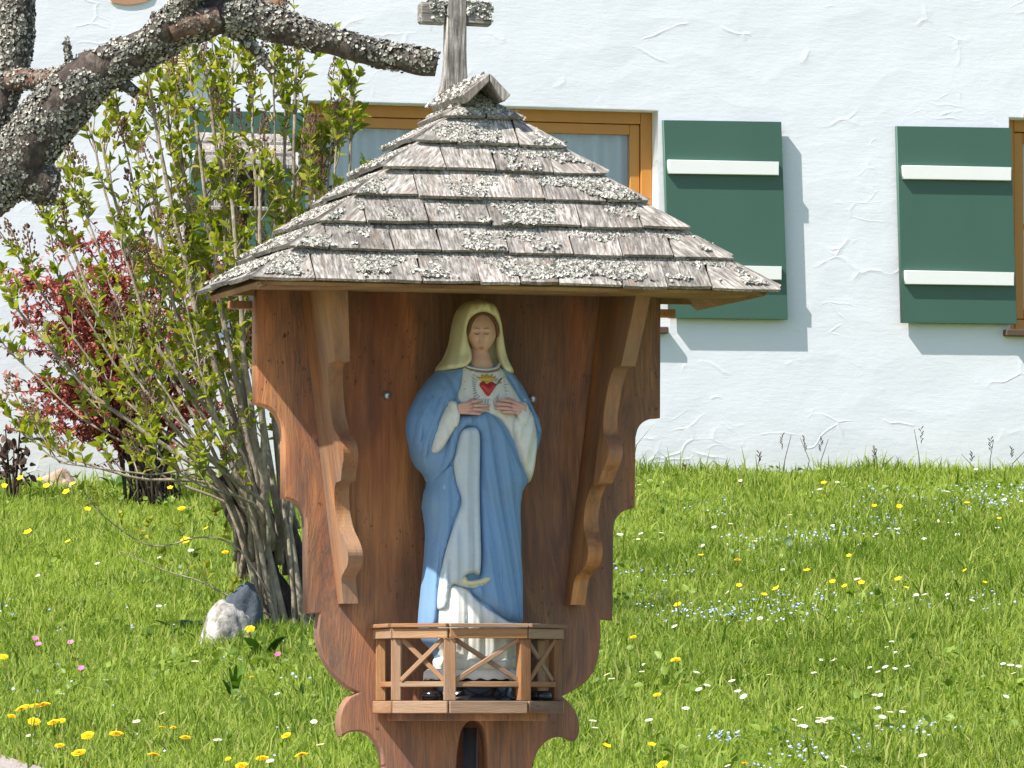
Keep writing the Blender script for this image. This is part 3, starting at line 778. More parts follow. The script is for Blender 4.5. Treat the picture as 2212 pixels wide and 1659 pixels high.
# ------------------------------------------------------------------ the statue and what stands in the balcony
FS = .108                                  # statue axis in front of the board
STZ = BZ1 - .004                           # balcony floor
statue = empty('statue', SHR.o + SHR.ex * sl(1022, 1440, FS)[0] - SHR.ey * FS + Vector((0, 0, sl(1022, 1446, FS)[1])), SHR.a)
tag(statue, 'painted statue of a veiled woman in a blue mantle with a red heart', 'statue')
SX, SZ_ = sl(1022, 1440, FS)[0], sl(1022, 1446, FS)[1]
def su(u, v):
    x, z = sl(u, v, FS); return (x - SX, z - SZ_)
rows = [(792, 958, 1090, .050), (806, 938, 1106, .062), (825, 921, 1119, .070), (850, 903, 1132, .078), (880, 888, 1147, .085), (905, 879, 1161, .088), (930, 877, 1167, .088), (950, 880, 1164, .086), (970, 885, 1158, .084), (990, 891, 1153, .082), (1010, 901, 1148, .080), (1026, 914, 1143, .079),
        (1042, 922, 1137, .078), (1060, 920, 1126, .078), (1085, 913, 1119, .079), (1120, 918, 1118, .081), (1160, 920, 1120, .084), (1200, 918, 1121, .087), (1240, 914, 1123, .084), (1280, 910, 1124, .085), (1320, 906, 1123, .085), (1350, 904, 1122, .084), (1385, 912, 1118, .082), (1405, 934, 1113, .080), (1428, 942, 1110, .078), (1446, 945, 1108, .076)]
RZs = np.array([su(1022, v)[1] for v, a, b, c in rows])[::-1]
RL = np.array([su(a, v)[0] for v, a, b, c in rows])[::-1]; RR = np.array([su(b, v)[0] for v, a, b, c in rows])[::-1]; RD = np.array([c for *_, c in rows])[::-1]
def core(z): return np.interp(z, RZs, RL), np.interp(z, RZs, RR), np.interp(z, RZs, RD)
def depth(x, z):                            # how far the robe stands out in front of the statue's axis
    a, b, d = core(z); c, h = (a + b) / 2, (b - a) / 2
    q = np.clip(np.abs((x - c) / h), 0, .999); return d * (1 - q ** 2.3) ** .5
def corefold(th, z):
    k = np.clip((.50 - z) / .3, 0, 1)
    return 1 + .035 * k * np.sin(th * 9 + 2.2 * np.sin(z * 6)) + .02 * k * np.sin(th * 17 + z * 12)
def loft_core():
    zs = np.linspace(RZs[0], RZs[-1], 90); n = 72; th = np.arange(n) * 2 * PI / n; V = []
    for z in zs:
        a, b, d = core(z); c, h = (a + b) / 2, (b - a) / 2
        ct, st = np.cos(th), np.sin(th); e = 2 / 2.3
        x = c + h * np.sign(ct) * np.abs(ct) ** e; y = -d * np.sign(st) * np.abs(st) ** e * np.where(st < 0, .75, 1)
        f = np.where(np.abs(ct) > .9, 1, corefold(th, z)); 
        V += list(np.stack([x, y * f, np.full(n, z)], 1))
    m = len(zs); Fc = [(i * n + j, i * n + (j + 1) % n, (i + 1) * n + (j + 1) % n, (i + 1) * n + j) for i in range(m - 1) for j in range(n)]
    Fc += [tuple(range(n))[::-1], tuple(range((m - 1) * n, m * n))]
    return mesh_obj('mantle', V, Fc, M_BLUE, statue, True)
mantle = loft_core()
def pillow(name, poly, mat, h=.010, w=.02, off=0.0, fold=None, fall=0.0, step=.0045, base=depth, conv=su, parent=None, smooth=True, sub=5):
    """a raised layer of drapery: outline from the front, thickness rounded off to its rim, lying on the robe"""
    B = np.array([conv(*p) for p in spline(poly, sub, True)])
    L = np.r_[0, np.cumsum(np.linalg.norm(np.diff(np.r_[B, B[:1]], axis=0), axis=1))]
    n = max(12, int(L[-1] / step)); tt = np.linspace(0, L[-1], n, endpoint=False); Bc = np.r_[B, B[:1]]
    B = np.stack([np.interp(tt, L, Bc[:, 0]), np.interp(tt, L, Bc[:, 1])], 1)
    x0, z0 = B.min(0); x1, z1 = B.max(0)
    gx, gz_ = np.meshgrid(np.arange(x0, x1, step), np.arange(z0, z1, step)); G = np.stack([gx.ravel(), gz_.ravel()], 1)
    G[:, 0] += rng.uniform(-.15, .15, len(G)) * step
    ins = np.zeros(len(G), bool); j = len(B) - 1
    for i in range(len(B)):
        c = ((B[i, 1] > G[:, 1]) != (B[j, 1] > G[:, 1])) & (G[:, 0] < (B[j, 0] - B[i, 0]) * (G[:, 1] - B[i, 1]) / (B[j, 1] - B[i, 1] + 1e-12) + B[i, 0]); ins ^= c; j = i
    G = G[ins]
    def dist(Pq):
        a = B; b = np.roll(B, -1, 0); ab = b - a
        t = np.clip(((Pq[:, None] - a[None]) * ab[None]).sum(2) / ((ab ** 2).sum(1)[None] + 1e-12), 0, 1)
        return np.linalg.norm(Pq[:, None] - (a[None] + t[..., None] * ab[None]), axis=2).min(1)
    if len(G): G = G[dist(G) > step * .45]
    pts = np.concatenate([B, G]); nb = len(B)
    res = geometry.delaunay_2d_cdt([Vector(p) for p in pts], [], [list(range(nb))], 1, 1e-7)
    P = np.array([tuple(p) for p in res[0]]); tri = [tuple(f) for f in res[2]]
    d = dist(P); q = np.clip(d / w, 0, 1); pf = np.sqrt(1 - (1 - q) ** 2)
    dep = base(P[:, 0], P[:, 1]) + off - fall * (1 - pf) + h * pf
    if fold is not None: dep = dep + fold(P[:, 0], P[:, 1]) * pf
    V = [(p[0], -e, p[1]) for p, e in zip(P, dep)]
    edges = {}
    for f in tri:
        for a, b in zip(f, f[1:] + f[:1]): edges[(a, b)] = 1
    rim = [(a, b) for (a, b) in edges if (b, a) not in edges]; mp = {}
    for a, b in rim:
        for k in (a, b):
            if k not in mp:
                mp[k] = len(V); p = V[k]; V.append((p[0], p[1] + .018, p[2]))
    Fc = list(tri) + [(b, a, mp[a], mp[b]) for a, b in rim]
    o = mesh_obj(name, V, Fc, mat, parent or statue, smooth)
    bm = bmesh.new(); bm.from_mesh(o.data); bmesh.ops.recalc_face_normals(bm, faces=bm.faces)
    if sum(f.normal.y for f in bm.faces if abs(f.normal.y) > .3) > 0: bmesh.ops.reverse_faces(bm, faces=bm.faces)
    bm.to_mesh(o.data); bm.free()
    return o
def vf(a, k, amp, ph=0.0, tilt=0.0):         # roughly vertical folds
    return lambda x, z: amp * 1.5 * ((2 * np.abs(np.sin(((x + tilt * z) * k + ph + 1.3 * np.sin(z * a)) * .5)) ** .75 - 1) + .4 * np.sin((x + tilt * z) * k * 2.3 + ph * 2 + z * a))
D = pillow
D('dress', [(984, 797), (1030, 806), (1068, 797), (1080, 822), (1097, 850), (1114, 882), (1122, 935), (1112, 985), (1088, 955), (1064, 918), (1040, 902), (1000, 902), (978, 878), (968, 862), (978, 830)], M_SWHITE, .006, .012, .002, vf(8, 260, .0012))
D('mantle_edge', [(946, 802), (985, 797), (984, 815), (972, 850), (962, 872), (948, 885), (930, 930), (915, 985), (918, 1010), (930, 1026), (905, 1014), (890, 985), (882, 940), (885, 905), (905, 855), (925, 822)], M_BLUE, .012, .022, -.002, vf(6, 130, .0025, tilt=.35))
D('mantle_edge', [(1066, 797), (1100, 806), (1118, 828), (1135, 858), (1150, 890), (1163, 915), (1160, 945), (1150, 905), (1128, 880), (1112, 872), (1095, 842), (1080, 815)], M_BLUE, .012, .018, 0, vf(6, 150, .002, tilt=-.35))
D('sleeve', [(955, 868), (966, 880), (966, 905), (962, 926), (950, 948), (936, 974), (922, 981), (917, 970), (925, 930), (938, 892)], M_SWHITE, .020, .018, .004, vf(5, 240, .0018, tilt=.3))
D('sleeve', [(1112, 872), (1124, 880), (1137, 905), (1146, 955), (1149, 1000), (1148, 1030), (1140, 1043), (1126, 1032), (1106, 1002), (1092, 965), (1080, 930), (1084, 906), (1100, 900)], M_SWHITE, .022, .02, .002, vf(5, 210, .003, tilt=-.18))
D('cuff', [(948, 872), (962, 876), (966, 905), (960, 926), (952, 924), (946, 900)], M_SWHITE, .010, .008, .022)
D('cuff', [(1098, 876), (1116, 874), (1122, 896), (1112, 922), (1100, 920), (1092, 905)], M_SWHITE, .010, .008, .022)
D('mantle_fold', [(962, 905), (1000, 897), (1030, 893), (1044, 904), (1062, 930), (1084, 968), (1100, 1003), (1116, 1040), (1120, 1110), (1121, 1200), (1122, 1300), (1124, 1348), (1098, 1346), (1072, 1338), (1042, 1318), (1012, 1296), (996, 1274), (1016, 1240), (1016, 1100), (1014, 960), (1004, 932), (984, 926), (970, 945), (962, 985), (948, 1015), (934, 1026), (944, 975), (952, 935)], M_BLUE, .014, .022, .002, vf(5, 165, .0040, tilt=.18))
D('mantle_fold', [(938, 1024), (958, 1005), (968, 1045), (974, 1085), (962, 1130), (944, 1200), (934, 1270), (926, 1350), (907, 1348), (914, 1270), (922, 1190), (918, 1120), (914, 1088), (924, 1045)], M_BLUE, .012, .016, 0, vf(4, 210, .003))
D('lining', [(986, 928), (1006, 930), (1013, 960), (1014, 1100), (1014, 1234), (1000, 1240), (986, 1243), (980, 1252), (990, 1262), (1012, 1260), (1032, 1254), (1030, 1264), (1005, 1273), (980, 1270), (958, 1264), (950, 1285), (944, 1315), (930, 1318), (929, 1295), (938, 1230), (952, 1165), (970, 1110), (976, 1085), (966, 1040), (960, 1000), (966, 960), (974, 935)], M_LINING, .012, .014, .006, vf(3, 260, .0036))
D('lining_hem', [(980, 1246), (988, 1256), (1010, 1254), (1028, 1247), (1037, 1254), (1022, 1263), (995, 1268), (972, 1262)], M_VEIL, .010, .008, .012)
D('lower_dress', [(952, 1268), (985, 1274), (1005, 1296), (1040, 1322), (1080, 1344), (1108, 1350), (1112, 1400), (1110, 1440), (1070, 1446), (1000, 1448), (948, 1442), (940, 1420), (934, 1390), (932, 1340), (936, 1305)], M_SWHITE, .010, .02, .002, vf(3, 170, .0026))
D('statue_base', [(944, 1418), (1000, 1424), (1060, 1422), (1110, 1416), (1116, 1436), (1108, 1447), (1000, 1450), (944, 1446)], M_SWHITE, .014, .012, .004, vf(30, 190, .003))
for pts, hh in (([(950, 826), (958, 832), (940, 885), (916, 945), (908, 992), (896, 985), (902, 935), (926, 870)], .008), ([(916, 858), (924, 862), (904, 915), (896, 965), (885, 955), (892, 900)], .007),
        ([(1112, 830), (1120, 830), (1142, 875), (1157, 925), (1149, 938), (1130, 885)], .007), ([(1044, 925), (1056, 926), (1086, 990), (1104, 1060), (1110, 1180), (1096, 1180), (1088, 1060), (1066, 990)], .009), ([(1024, 925), (1036, 925), (1048, 1010), (1060, 1120), (1066, 1255), (1050, 1255), (1046, 1120), (1034, 1010)], .009), ([(1074, 1120), (1084, 1120), (1102, 1220), (1116, 1330), (1100, 1332), (1086, 1225)], .008), ([(938, 1060), (950, 1060), (947, 1130), (936, 1210), (925, 1310), (913, 1310), (921, 1205), (932, 1120)], .007)):
    D('drapery_fold', pts, M_BLUE, hh, .015, .009, fall=.004, step=.004, sub=4)
# collar and necklace
for k, (dv, m_, hh) in enumerate(((0, M_SWHITE, .004), (5, M_LINE, .0035), (9, M_SWHITE, .003))):
    top = [(985 + k * 1.5, 786 + dv), (1000, 795 + dv), (1030, 800 + dv), (1058, 795 + dv), (1068 - k * 1.5, 786 + dv)]
    D('necklace' if k == 1 else 'collar', top + [(u, v + 5) for u, v in top[::-1]], m_, hh, .003, .010 - k * .0012, step=.003)
# heart, flames, dagger, rays
def chest(x, z): return depth(x, z) + .0075
D('heart', [(1030, 833), (1037, 828), (1046, 830), (1049, 838), (1043, 848), (1031, 861), (1020, 849), (1013, 839), (1015, 830), (1024, 828)], M_HEART, .011, .012, 0, base=chest, step=.0025)
D('flame', [(1014, 826), (1010, 816), (1018, 818), (1020, 810), (1027, 816), (1032, 809), (1037, 816), (1044, 811), (1045, 819), (1051, 816), (1047, 826), (1030, 830)], M_GOLD, .006, .006, .001, base=chest, step=.0025, sub=3)
D('dagger', [(1046, 837), (1056, 829), (1054, 826), (1058, 824), (1064, 819), (1066, 822), (1060, 828), (1063, 832), (1060, 834), (1057, 832), (1048, 840)], M_LINE, .006, .004, .002, base=chest, step=.0025, sub=2)
def rays():
    parts = []
    for k in range(34):
        a = 2 * PI * k / 34 + .05
        if .9 < a % (2 * PI) < 2.2: continue
        r0, r1 = .024, .024 + .022 * (1 if k % 2 else .72)
        c = np.array(su(1031, 843)); n = 6
        pts = []
        for q in range(n):
            rr_ = r0 + (r1 - r0) * q / (n - 1); x, z = c[0] + rr_ * math.cos(a) * 1.15, c[1] + rr_ * math.sin(a)
            pts.append((x, -float(depth(x, z)) - .0085, z))
        parts.append(tube(pts, np.linspace(.0012, .0006, n), 5))
    V, T = join(parts); o = np_mesh('rays', V, T, M_RAYS, statue, True); o['kind'] = 'stuff'
rays()
# hands: palm, four fingers of different length and a thumb, laid on the breast
def hand(name, wrist, knuckles, thumb, tips):
    parts = []
    def pt(u, v, o): x, z = su(u, v); return np.array((x, -float(depth(np.array(x), np.array(z))) - o, z))
    w = pt(*wrist, .026); back_ = w + (w - pt(*knuckles[1], .024)) * .2
    for j, (kn, tip) in enumerate(zip(knuckles, tips)):
        b = pt(*kn, .025); t = pt(*tip, .013); o = (b - w) * .0 + np.array((0, 0, .0045 - .003 * j))
        parts.append(tube([back_ + o, w + o * 1.3, (w + o + b) / 2 + np.array((0, -.0015, 0)), b], [.0062, .0064, .0056, .0043], 9))
        m = b * .55 + t * .45 + np.array((0, -.0045, .0005)); m2 = b * .22 + t * .78 + np.array((0, -.0025, 0))
        parts.append(tube([b, m, m2, t], [.0042, .0037, .0032, .0021], 8))
    tb = w * .6 + pt(*knuckles[0], .025) * .4; t = pt(*thumb, .016); parts.append(tube([tb, (tb + t) / 2 + np.array((0, -.002, .003)), t], [.0052, .0043, .0026], 8))
    V, T = join(parts); np_mesh(name, V, T, M_HANDSKIN, statue, True)
hand('hand', (967, 888), [(990, 874), (993, 882), (991, 890), (985, 897)], (1000, 866), [(1016, 870), (1031, 881), (1029, 891), (1013, 900)])
hand('hand', (1103, 889), [(1080, 873), (1076, 881), (1078, 889), (1084, 896)], (1070, 864), [(1050, 868), (1041, 877), (1043, 886), (1056, 895)])
# head
HC = su(1031, 721); HW, HH, HD = .0345, .0455, .042
def head():
    n, m = 56, 44; V = []
    for i in range(m + 1):
        ph = PI * i / m; z = math.cos(ph); r = math.sin(ph)
        for j in range(n):
            th = 2 * PI * j / n; x, y = r * math.sin(th), -r * math.cos(th)
            jaw = 1 - .26 * max(0, -z - .05) ** 1.2
            X, Y, Z = x * HW * jaw, y * HD * (1 - .10 * max(0, -z)), z * HH
            if y < 0:
                fx, fz = x / .8, z
                g = lambda cx, cz, sx, sz: math.exp(-((fx - cx) / sx) ** 2 - ((fz - cz) / sz) ** 2)
                b = .0135 * math.exp(-(fx / .13) ** 2) * (1 / (1 + math.exp(-(fz + .47) * 30))) * (1 / (1 + math.exp((fz - .02) * 12))) * (.55 + .45 * min(1, max(0, (.05 - fz) / .5)))
                b += .0035 * g(0, -.44, .22, .07)
                b -= .0075 * (g(-.38, .07, .22, .11) + g(.38, .07, .22, .11)) ; b += .0042 * (g(-.38, .03, .15, .06) + g(.38, .03, .15, .06))
                b += .0018 * (g(-.38, .23, .26, .06) + g(.38, .23, .26, .06))
                b += .0032 * g(0, -.635, .20, .045) + .0034 * g(0, -.73, .17, .05) - .0022 * g(0, -.685, .24, .02) - .002 * g(0, -.81, .2, .04)
                b += .0045 * g(0, -.93, .25, .10) + .0025 * (g(-.55, -.25, .28, .3) + g(.55, -.25, .28, .3))
                Y -= b
            V.append((X, Y, Z))
    Fc = [(i * n + j, (i + 1) * n + j, (i + 1) * n + (j + 1) % n, i * n + (j + 1) % n) for i in range(m) for j in range(n)]
    o = mesh_obj('head', V, Fc, M_SKIN, statue, True); bm = bmesh.new(); bm.from_mesh(o.data); bmesh.ops.remove_doubles(bm, verts=bm.verts, dist=1e-6); bmesh.ops.recalc_face_normals(bm, faces=bm.faces); bm.to_mesh(o.data); bm.free()
    o.location = (HC[0], -.026, HC[1]); o.rotation_euler = (math.radians(7), 0, math.radians(-12)); return o
hd = head()
def on_face(fx, fz, o):                    # a point just above the painted face, in the head's frame
    x = fx * .8; r = math.sqrt(max(0, 1 - fz * fz)); y = -math.sqrt(max(0, r * r - x * x))
    jaw = 1 - .26 * max(0, -fz - .05) ** 1.2
    return (x * HW * jaw, y * HD * (1 - .10 * max(0, -fz)) - o, fz * HH)
for s_ in (-1, 1):
    V, T = tube([on_face(s_ * q, .23 + .05 * math.sin((q - .15) * 5), .0022) for q in np.linspace(.16, .62, 7)], [.0004, .0008, .0009, .0009, .0008, .0006, .0003], 6); np_mesh('eyebrow', V, T, M_LINE, hd, True)
    V, T = tube([on_face(s_ * q, .035 - .05 * math.sin((q - .18) * PI / .42), .0010) for q in np.linspace(.18, .60, 7)], [.0003, .0008, .001, .001, .001, .0008, .0003], 6); np_mesh('eyelid_line', V, T, M_LINE, hd, True)
V, T = join([tube([on_face(q, -.64 - .025 * abs(q) * 4 + (.012 if abs(q) > .04 else 0), .0034) for q in np.linspace(-.24, .24, 7)], [.0003, .0008, .0011, .0009, .0011, .0008, .0003], 6), tube([on_face(q, -.725 + .03 * (abs(q) * 6) ** 2, .0036) for q in np.linspace(-.19, .19, 7)], [.0003, .0009, .0012, .0013, .0012, .0009, .0003], 6)])
np_mesh('lips', V, T, M_LIP, hd, True)
# neck
nx, nz = su(1030, 775)
V, T = tube([(nx, -.010, nz + .035), (nx, -.016, nz + .012), (nx, -.022, nz - .006), (nx - .001, -.026, nz - .030)], [.023, .0235, .0265, .036], 24); np_mesh('neck', V, T, M_SKIN, statue, True)
# hair under the veil
def hb(x, z):
    q = np.clip(((x - HC[0]) / (HW * 1.16)) ** 2 + ((z - HC[1]) / (HH * 1.10)) ** 2, 0, .995); return .024 + HD * .97 * np.sqrt(1 - q)
D('hair', [(1031, 672), (1048, 676), (1061, 690), (1068, 712), (1066, 730), (1060, 722), (1056, 704), (1046, 689), (1031, 683), (1016, 689), (1006, 704), (1001, 724), (994, 732), (993, 712), (1001, 690), (1014, 676)], M_HAIR, .005, .006, .001, lambda x, z: .001 * np.sin(x * 900 + z * 500), base=hb, step=.003)
# veil: a shell over the back of the head and a rounded border round the face
vrows = [(646, 1026, 1040, .004), (650, 1012, 1052, .018), (657, 1000, 1061, .030), (668, 990, 1069, .040), (684, 983, 1075, .046), (702, 978, 1079, .048), (722, 974, 1081, .046), (742, 970, 1084, .042), (762, 963, 1088, .040), (780, 954, 1094, .042), (794, 944, 1101, .048), (804, 940, 1106, .052)]
vz = np.array([su(1030, r_[0])[1] for r_ in vrows])[::-1]; va = np.array([su(r_[1], r_[0])[0] for r_ in vrows])[::-1]; vb_ = np.array([su(r_[2], r_[0])[0] for r_ in vrows])[::-1]; vd = np.array([r_[3] for r_ in vrows])[::-1]
def veil_back():
    zs = np.linspace(vz[0], vz[-1], 40); n = 48; th = np.arange(n) * 2 * PI / n; V = []
    for z in zs:
        a, b, d = np.interp(z, vz, va), np.interp(z, vz, vb_), np.interp(z, vz, vd); c, h = (a + b) / 2, (b - a) / 2
        V += list(np.stack([c + h * np.cos(th), np.where(np.sin(th) > 0, -d * .22 * np.sin(th), -d * np.sin(th)) , np.full(n, z)], 1))
    m = len(zs); Fc = [(i * n + j, i * n + (j + 1) % n, (i + 1) * n + (j + 1) % n, (i + 1) * n + j) for i in range(m - 1) for j in range(n)] + [tuple(range(n))[::-1], tuple(range((m - 1) * n, m * n))]
    return mesh_obj('veil', V, Fc, M_VEIL, statue, True)
veil_back()
def veil_depth(x, z):
    a, b = np.interp(z, vz, va), np.interp(z, vz, vb_); c, h = (a + b) / 2, (b - a) / 2; q = np.clip(np.abs((x - c) / h), 0, .995)
    up = np.interp(z, [vz[0], su(1030, 770)[1], su(1030, 700)[1], su(1030, 660)[1], vz[-1]], [.070, .052, .050, .040, .004])
    return up * (1 - q ** 2.4) ** .5
D('veil_border', [(941, 800), (955, 778), (964, 760), (971, 738), (975, 715), (979, 696), (986, 674), (999, 658), (1014, 649), (1032, 646), (1050, 650), (1064, 661), (1073, 678), (1079, 700), (1082, 728), (1086, 755), (1092, 778), (1104, 800), (1102, 807), (1084, 807), (1074, 797), (1066, 770), (1064, 740), (1066, 715), (1060, 694), (1048, 682), (1031, 677), (1014, 682), (1002, 694), (996, 715), (998, 740), (1004, 765), (1002, 782), (988, 795), (965, 800)], M_VEIL, .013, .014, .004, lambda x, z: .0034 * np.sin((np.abs(x - HC[0]) * 300) + z * 70), base=veil_depth, step=.0035)
# pedestal, lace cloth and two black lamps on the balcony floor
def stl(name, V, T, mat, label, cat, group=None, smooth=True):
    o = np_mesh(name, V, T, mat, None, smooth); o.matrix_world = Matrix.Translation(SHR.o) @ Matrix.Rotation(SHR.a, 4, 'Z')
    return tag(o, label, cat, group)
def lathe(c, prof_, n=40, sx=1.0, sy=1.0):
    th = np.arange(n) * 2 * PI / n; V = []
    for r_, z in prof_: V += [(c[0] + r_ * sx * math.cos(t), c[1] + r_ * sy * math.sin(t), z) for t in th]
    m = len(prof_); T = []
    for i in range(m - 1):
        for j in range(n):
            a, b, c_, d = i * n + j, i * n + (j + 1) % n, (i + 1) * n + (j + 1) % n, (i + 1) * n + j; T += [(a, b, c_), (a, c_, d)]
    T += [(0, (j + 1) % n, j) for j in range(1, n - 1)] + [((m - 1) * n, (m - 1) * n + j, (m - 1) * n + (j + 1) % n) for j in range(1, n - 1)]
    return np.array(V), np.array(T)
pc = (SX, -FS)
PZ1 = SZ_ - .0005
V, T = lathe(pc, [(.098, STZ + .0005), (.102, STZ + .006), (.100, STZ + .012), (.090, STZ + .018), (.088, PZ1 - .018), (.100, PZ1 - .012), (.103, PZ1 - .006), (.100, PZ1)], 48, 1.0, .86)
stl('pedestal', V, T, M_BLACK, 'black lacquered pedestal carrying the statue inside the balcony', 'pedestal')
def doily(c, z, r0, r1, drop, label, sy=.86, a0=0.0, a1=2 * PI):
    n, rr_ = 120, 7; V, T = [], []
    for k in range(rr_):
        q = k / (rr_ - 1)
        for j in range(n):
            t = a0 + (a1 - a0) * j / (n - 1); sc = 1 + (.5 + .5 * abs(math.sin(t * 13))) * .16 * q ** 3
            r_ = r0 + (r1 - r0) * min(1, q * 1.6) + .004 * q; V.append((c[0] + r_ * math.cos(t), c[1] + r_ * sy * math.sin(t), z - drop * max(0, q - .45) / .55 * sc + .002 * math.sin(t * 22) * q))
    for k in range(rr_ - 1):
        for j in range(n - 1):
            a = k * n + j; T += [(a, a + n, a + n + 1), (a, a + n + 1, a + 1)]
    o = stl('lace_cloth', np.array(V), np.array(T), M_LACE, label, 'lace cloth'); o.modifiers.new('thin', 'SOLIDIFY').thickness = .001
doily(pc, PZ1 + .0012, .075, .106, .020, 'white scalloped lace cloth on the black pedestal under the statue')
for (u, lab) in ((934, 'black glossy lamp bowl behind the left braces of the balcony'), (1168, 'black glossy lamp bowl behind the right braces of the balcony')):
    f = .155; x, z = sl(u, 1500, f)
    V, T = lathe((x, -f), [(.014, STZ + .0005), (.022, STZ + .004), (.026, STZ + .013), (.024, STZ + .022), (.018, STZ + .026), (.016, STZ + .023)], 24)
    stl('lamp_bowl', V, T, M_BLACK, lab, 'lamp', 'black lamp bowls in the balcony')

# ------------------------------------------------------------------ apple tree: lichen-covered limbs at the upper left
def limb(pts, n=5, bumpy=.16, sides=14, seed=0, d=11.5):
    P = spline([(u, v, r, (p[0] if p else 0.0)) for u, v, r, *p in pts], n); k = F / d
    return [at(q[0], q[1], d + q[3]) for q in P], [q[2] / k for q in P]
tb = at(-330, 1500, 11.7); tz = gz(tb.y)
tree = empty('apple_tree', (tb.x, tb.y, tz))
tag(tree, 'gnarled apple tree with lichen covered pruned limbs reaching in from the left', 'tree')
LP, LN, LS = [], [], []
def add_limb(name, pts, mat=M_BARK, dens=1.0, bumpy=.16, size=(.0018, .0050), base=None, top=0.0, sides=16):
    if base is None: P, R = limb(pts)
    else: P, R = base
    P = [p - tree.location for p in P]
    # finer steps for a rough surface
    m = len(P); t = np.linspace(0, m - 1, m * 3); Pa = np.array([tuple(p) for p in P]); Ra = np.array(R)
    Pf = np.stack([np.interp(t, np.arange(m), Pa[:, c]) for c in range(3)], 1); Rf = np.interp(t, np.arange(m), Ra)
    V, T = tube(Pf, Rf, sides, bumpy, 22.0, True, len(LP) * .01)
    np_mesh(name, V, T, mat, tree, True)
    r = np.random.default_rng(len(LP) + 5); Tn = np.gradient(Pf, axis=0)
    for i in range(len(Pf) - 1):
        L = np.linalg.norm(Pf[i + 1] - Pf[i]); cnt = r.poisson(dens * L * 2 * PI * Rf[i] * 62000)
        for _ in range(cnt):
            a = r.normal(0, 1, 3); a -= Tn[i] * (a @ Tn[i]) / (Tn[i] @ Tn[i]); a /= np.linalg.norm(a) + 1e-9
            q = r.random(); p = Pf[i] * (1 - q) + Pf[i + 1] * q
            nz_ = mnoise.noise(Vector(p + a * Rf[i]) * 17) + .4 * mnoise.noise(Vector(p + a * Rf[i]) * 45) + top * a[2]
            if nz_ < -.30: continue
            LP.append(p + a * Rf[i] * r.uniform(.98, 1.07)); LN.append(a); LS.append(r.uniform(*size) * (1.25 if nz_ > .3 else 1))
add_limb('trunk', None, base=([Vector((tb.x, tb.y, tz - .2)), Vector((tb.x + .02, tb.y, tz + .5)), at(-300, 900, 11.65), at(-250, 650, 11.6), at(-170, 520, 11.5), at(-90, 445, 11.5)], [.13, .11, .10, .095, .08, .06]), dens=.25)
add_limb('limb', [(-95, 452, 58), (-30, 412, 60), (30, 352, 63), (90, 275, 62), (150, 208, 58), (205, 158, 50), (262, 128, 44), (330, 98, 40), (395, 62, 40), (450, 40, 42), (500, 30, 46), (545, 36, 42)], dens=1.0)
add_limb('limb', [(520, 30, 40), (560, 42, 39), (600, 55, 37), (660, 74, 33), (730, 94, 30), (800, 112, 29), (870, 126, 29), (915, 134, 28), (944, 139, 26)], dens=.5, top=.55)
add_limb('limb', [(-160, 560, 50, .1), (-90, 420, 46, .12), (-35, 300, 42, .12), (2, 205, 38, .12), (22, 140, 40, .12), (32, 80, 40, .12), (34, 20, 38, .12), (38, -60, 36, .12), (60, -300, 30, .12), (40, -600, 20, .2)], dens=.95)
add_limb('limb', [(20, 172, 24, .1), (65, 172, 22, .08), (110, 170, 20, .04), (160, 160, 24, .02)], M_REDBARK, dens=.35)
add_limb('limb', [(318, 102, 34, -.02), (350, 62, 30, -.03), (385, 25, 28, -.04), (415, -20, 26, -.05), (450, -120, 22, -.05), (430, -320, 16, -.05)], dens=.8)
add_limb('limb', [(372, 66, 27, -.035), (420, 48, 27, -.04), (470, 38, 26, -.03)], M_REDBARK, dens=.45)
add_limb('stub', [(40, 360, 60), (80, 392, 46), (108, 404, 38), (124, 408, 30)], dens=.75)
add_limb('stub', [(245, 165, 22), (275, 187, 15), (296, 203, 12)], dens=.2)
add_limb('twig', [(508, 66, 17), (530, 84, 12), (556, 112, 11), (575, 138, 9.5), (592, 158, 8)], dens=.35, size=(.003, .005), sides=9)
add_limb('twig', [(152, 168, 6), (150, 140, 5), (147, 112, 5), (143, 82, 3)], dens=1.2, size=(.003, .006), sides=8)
for (u, v, h) in ((212, 120, 22), (238, 108, 26), (330, 48, 24)):
    add_limb('spur', [(u, v + 14, 6), (u - 1, v, 5), (u + 2, v - h * .6, 4), (u + 3, v - h, 2)], dens=1.4, size=(.002, .005), sides=8)
flakes('lichen', np.array(LP), np.array(LN), np.array(LS), M_BLICHEN, tree, 4)
print('tree lichen', len(LP))

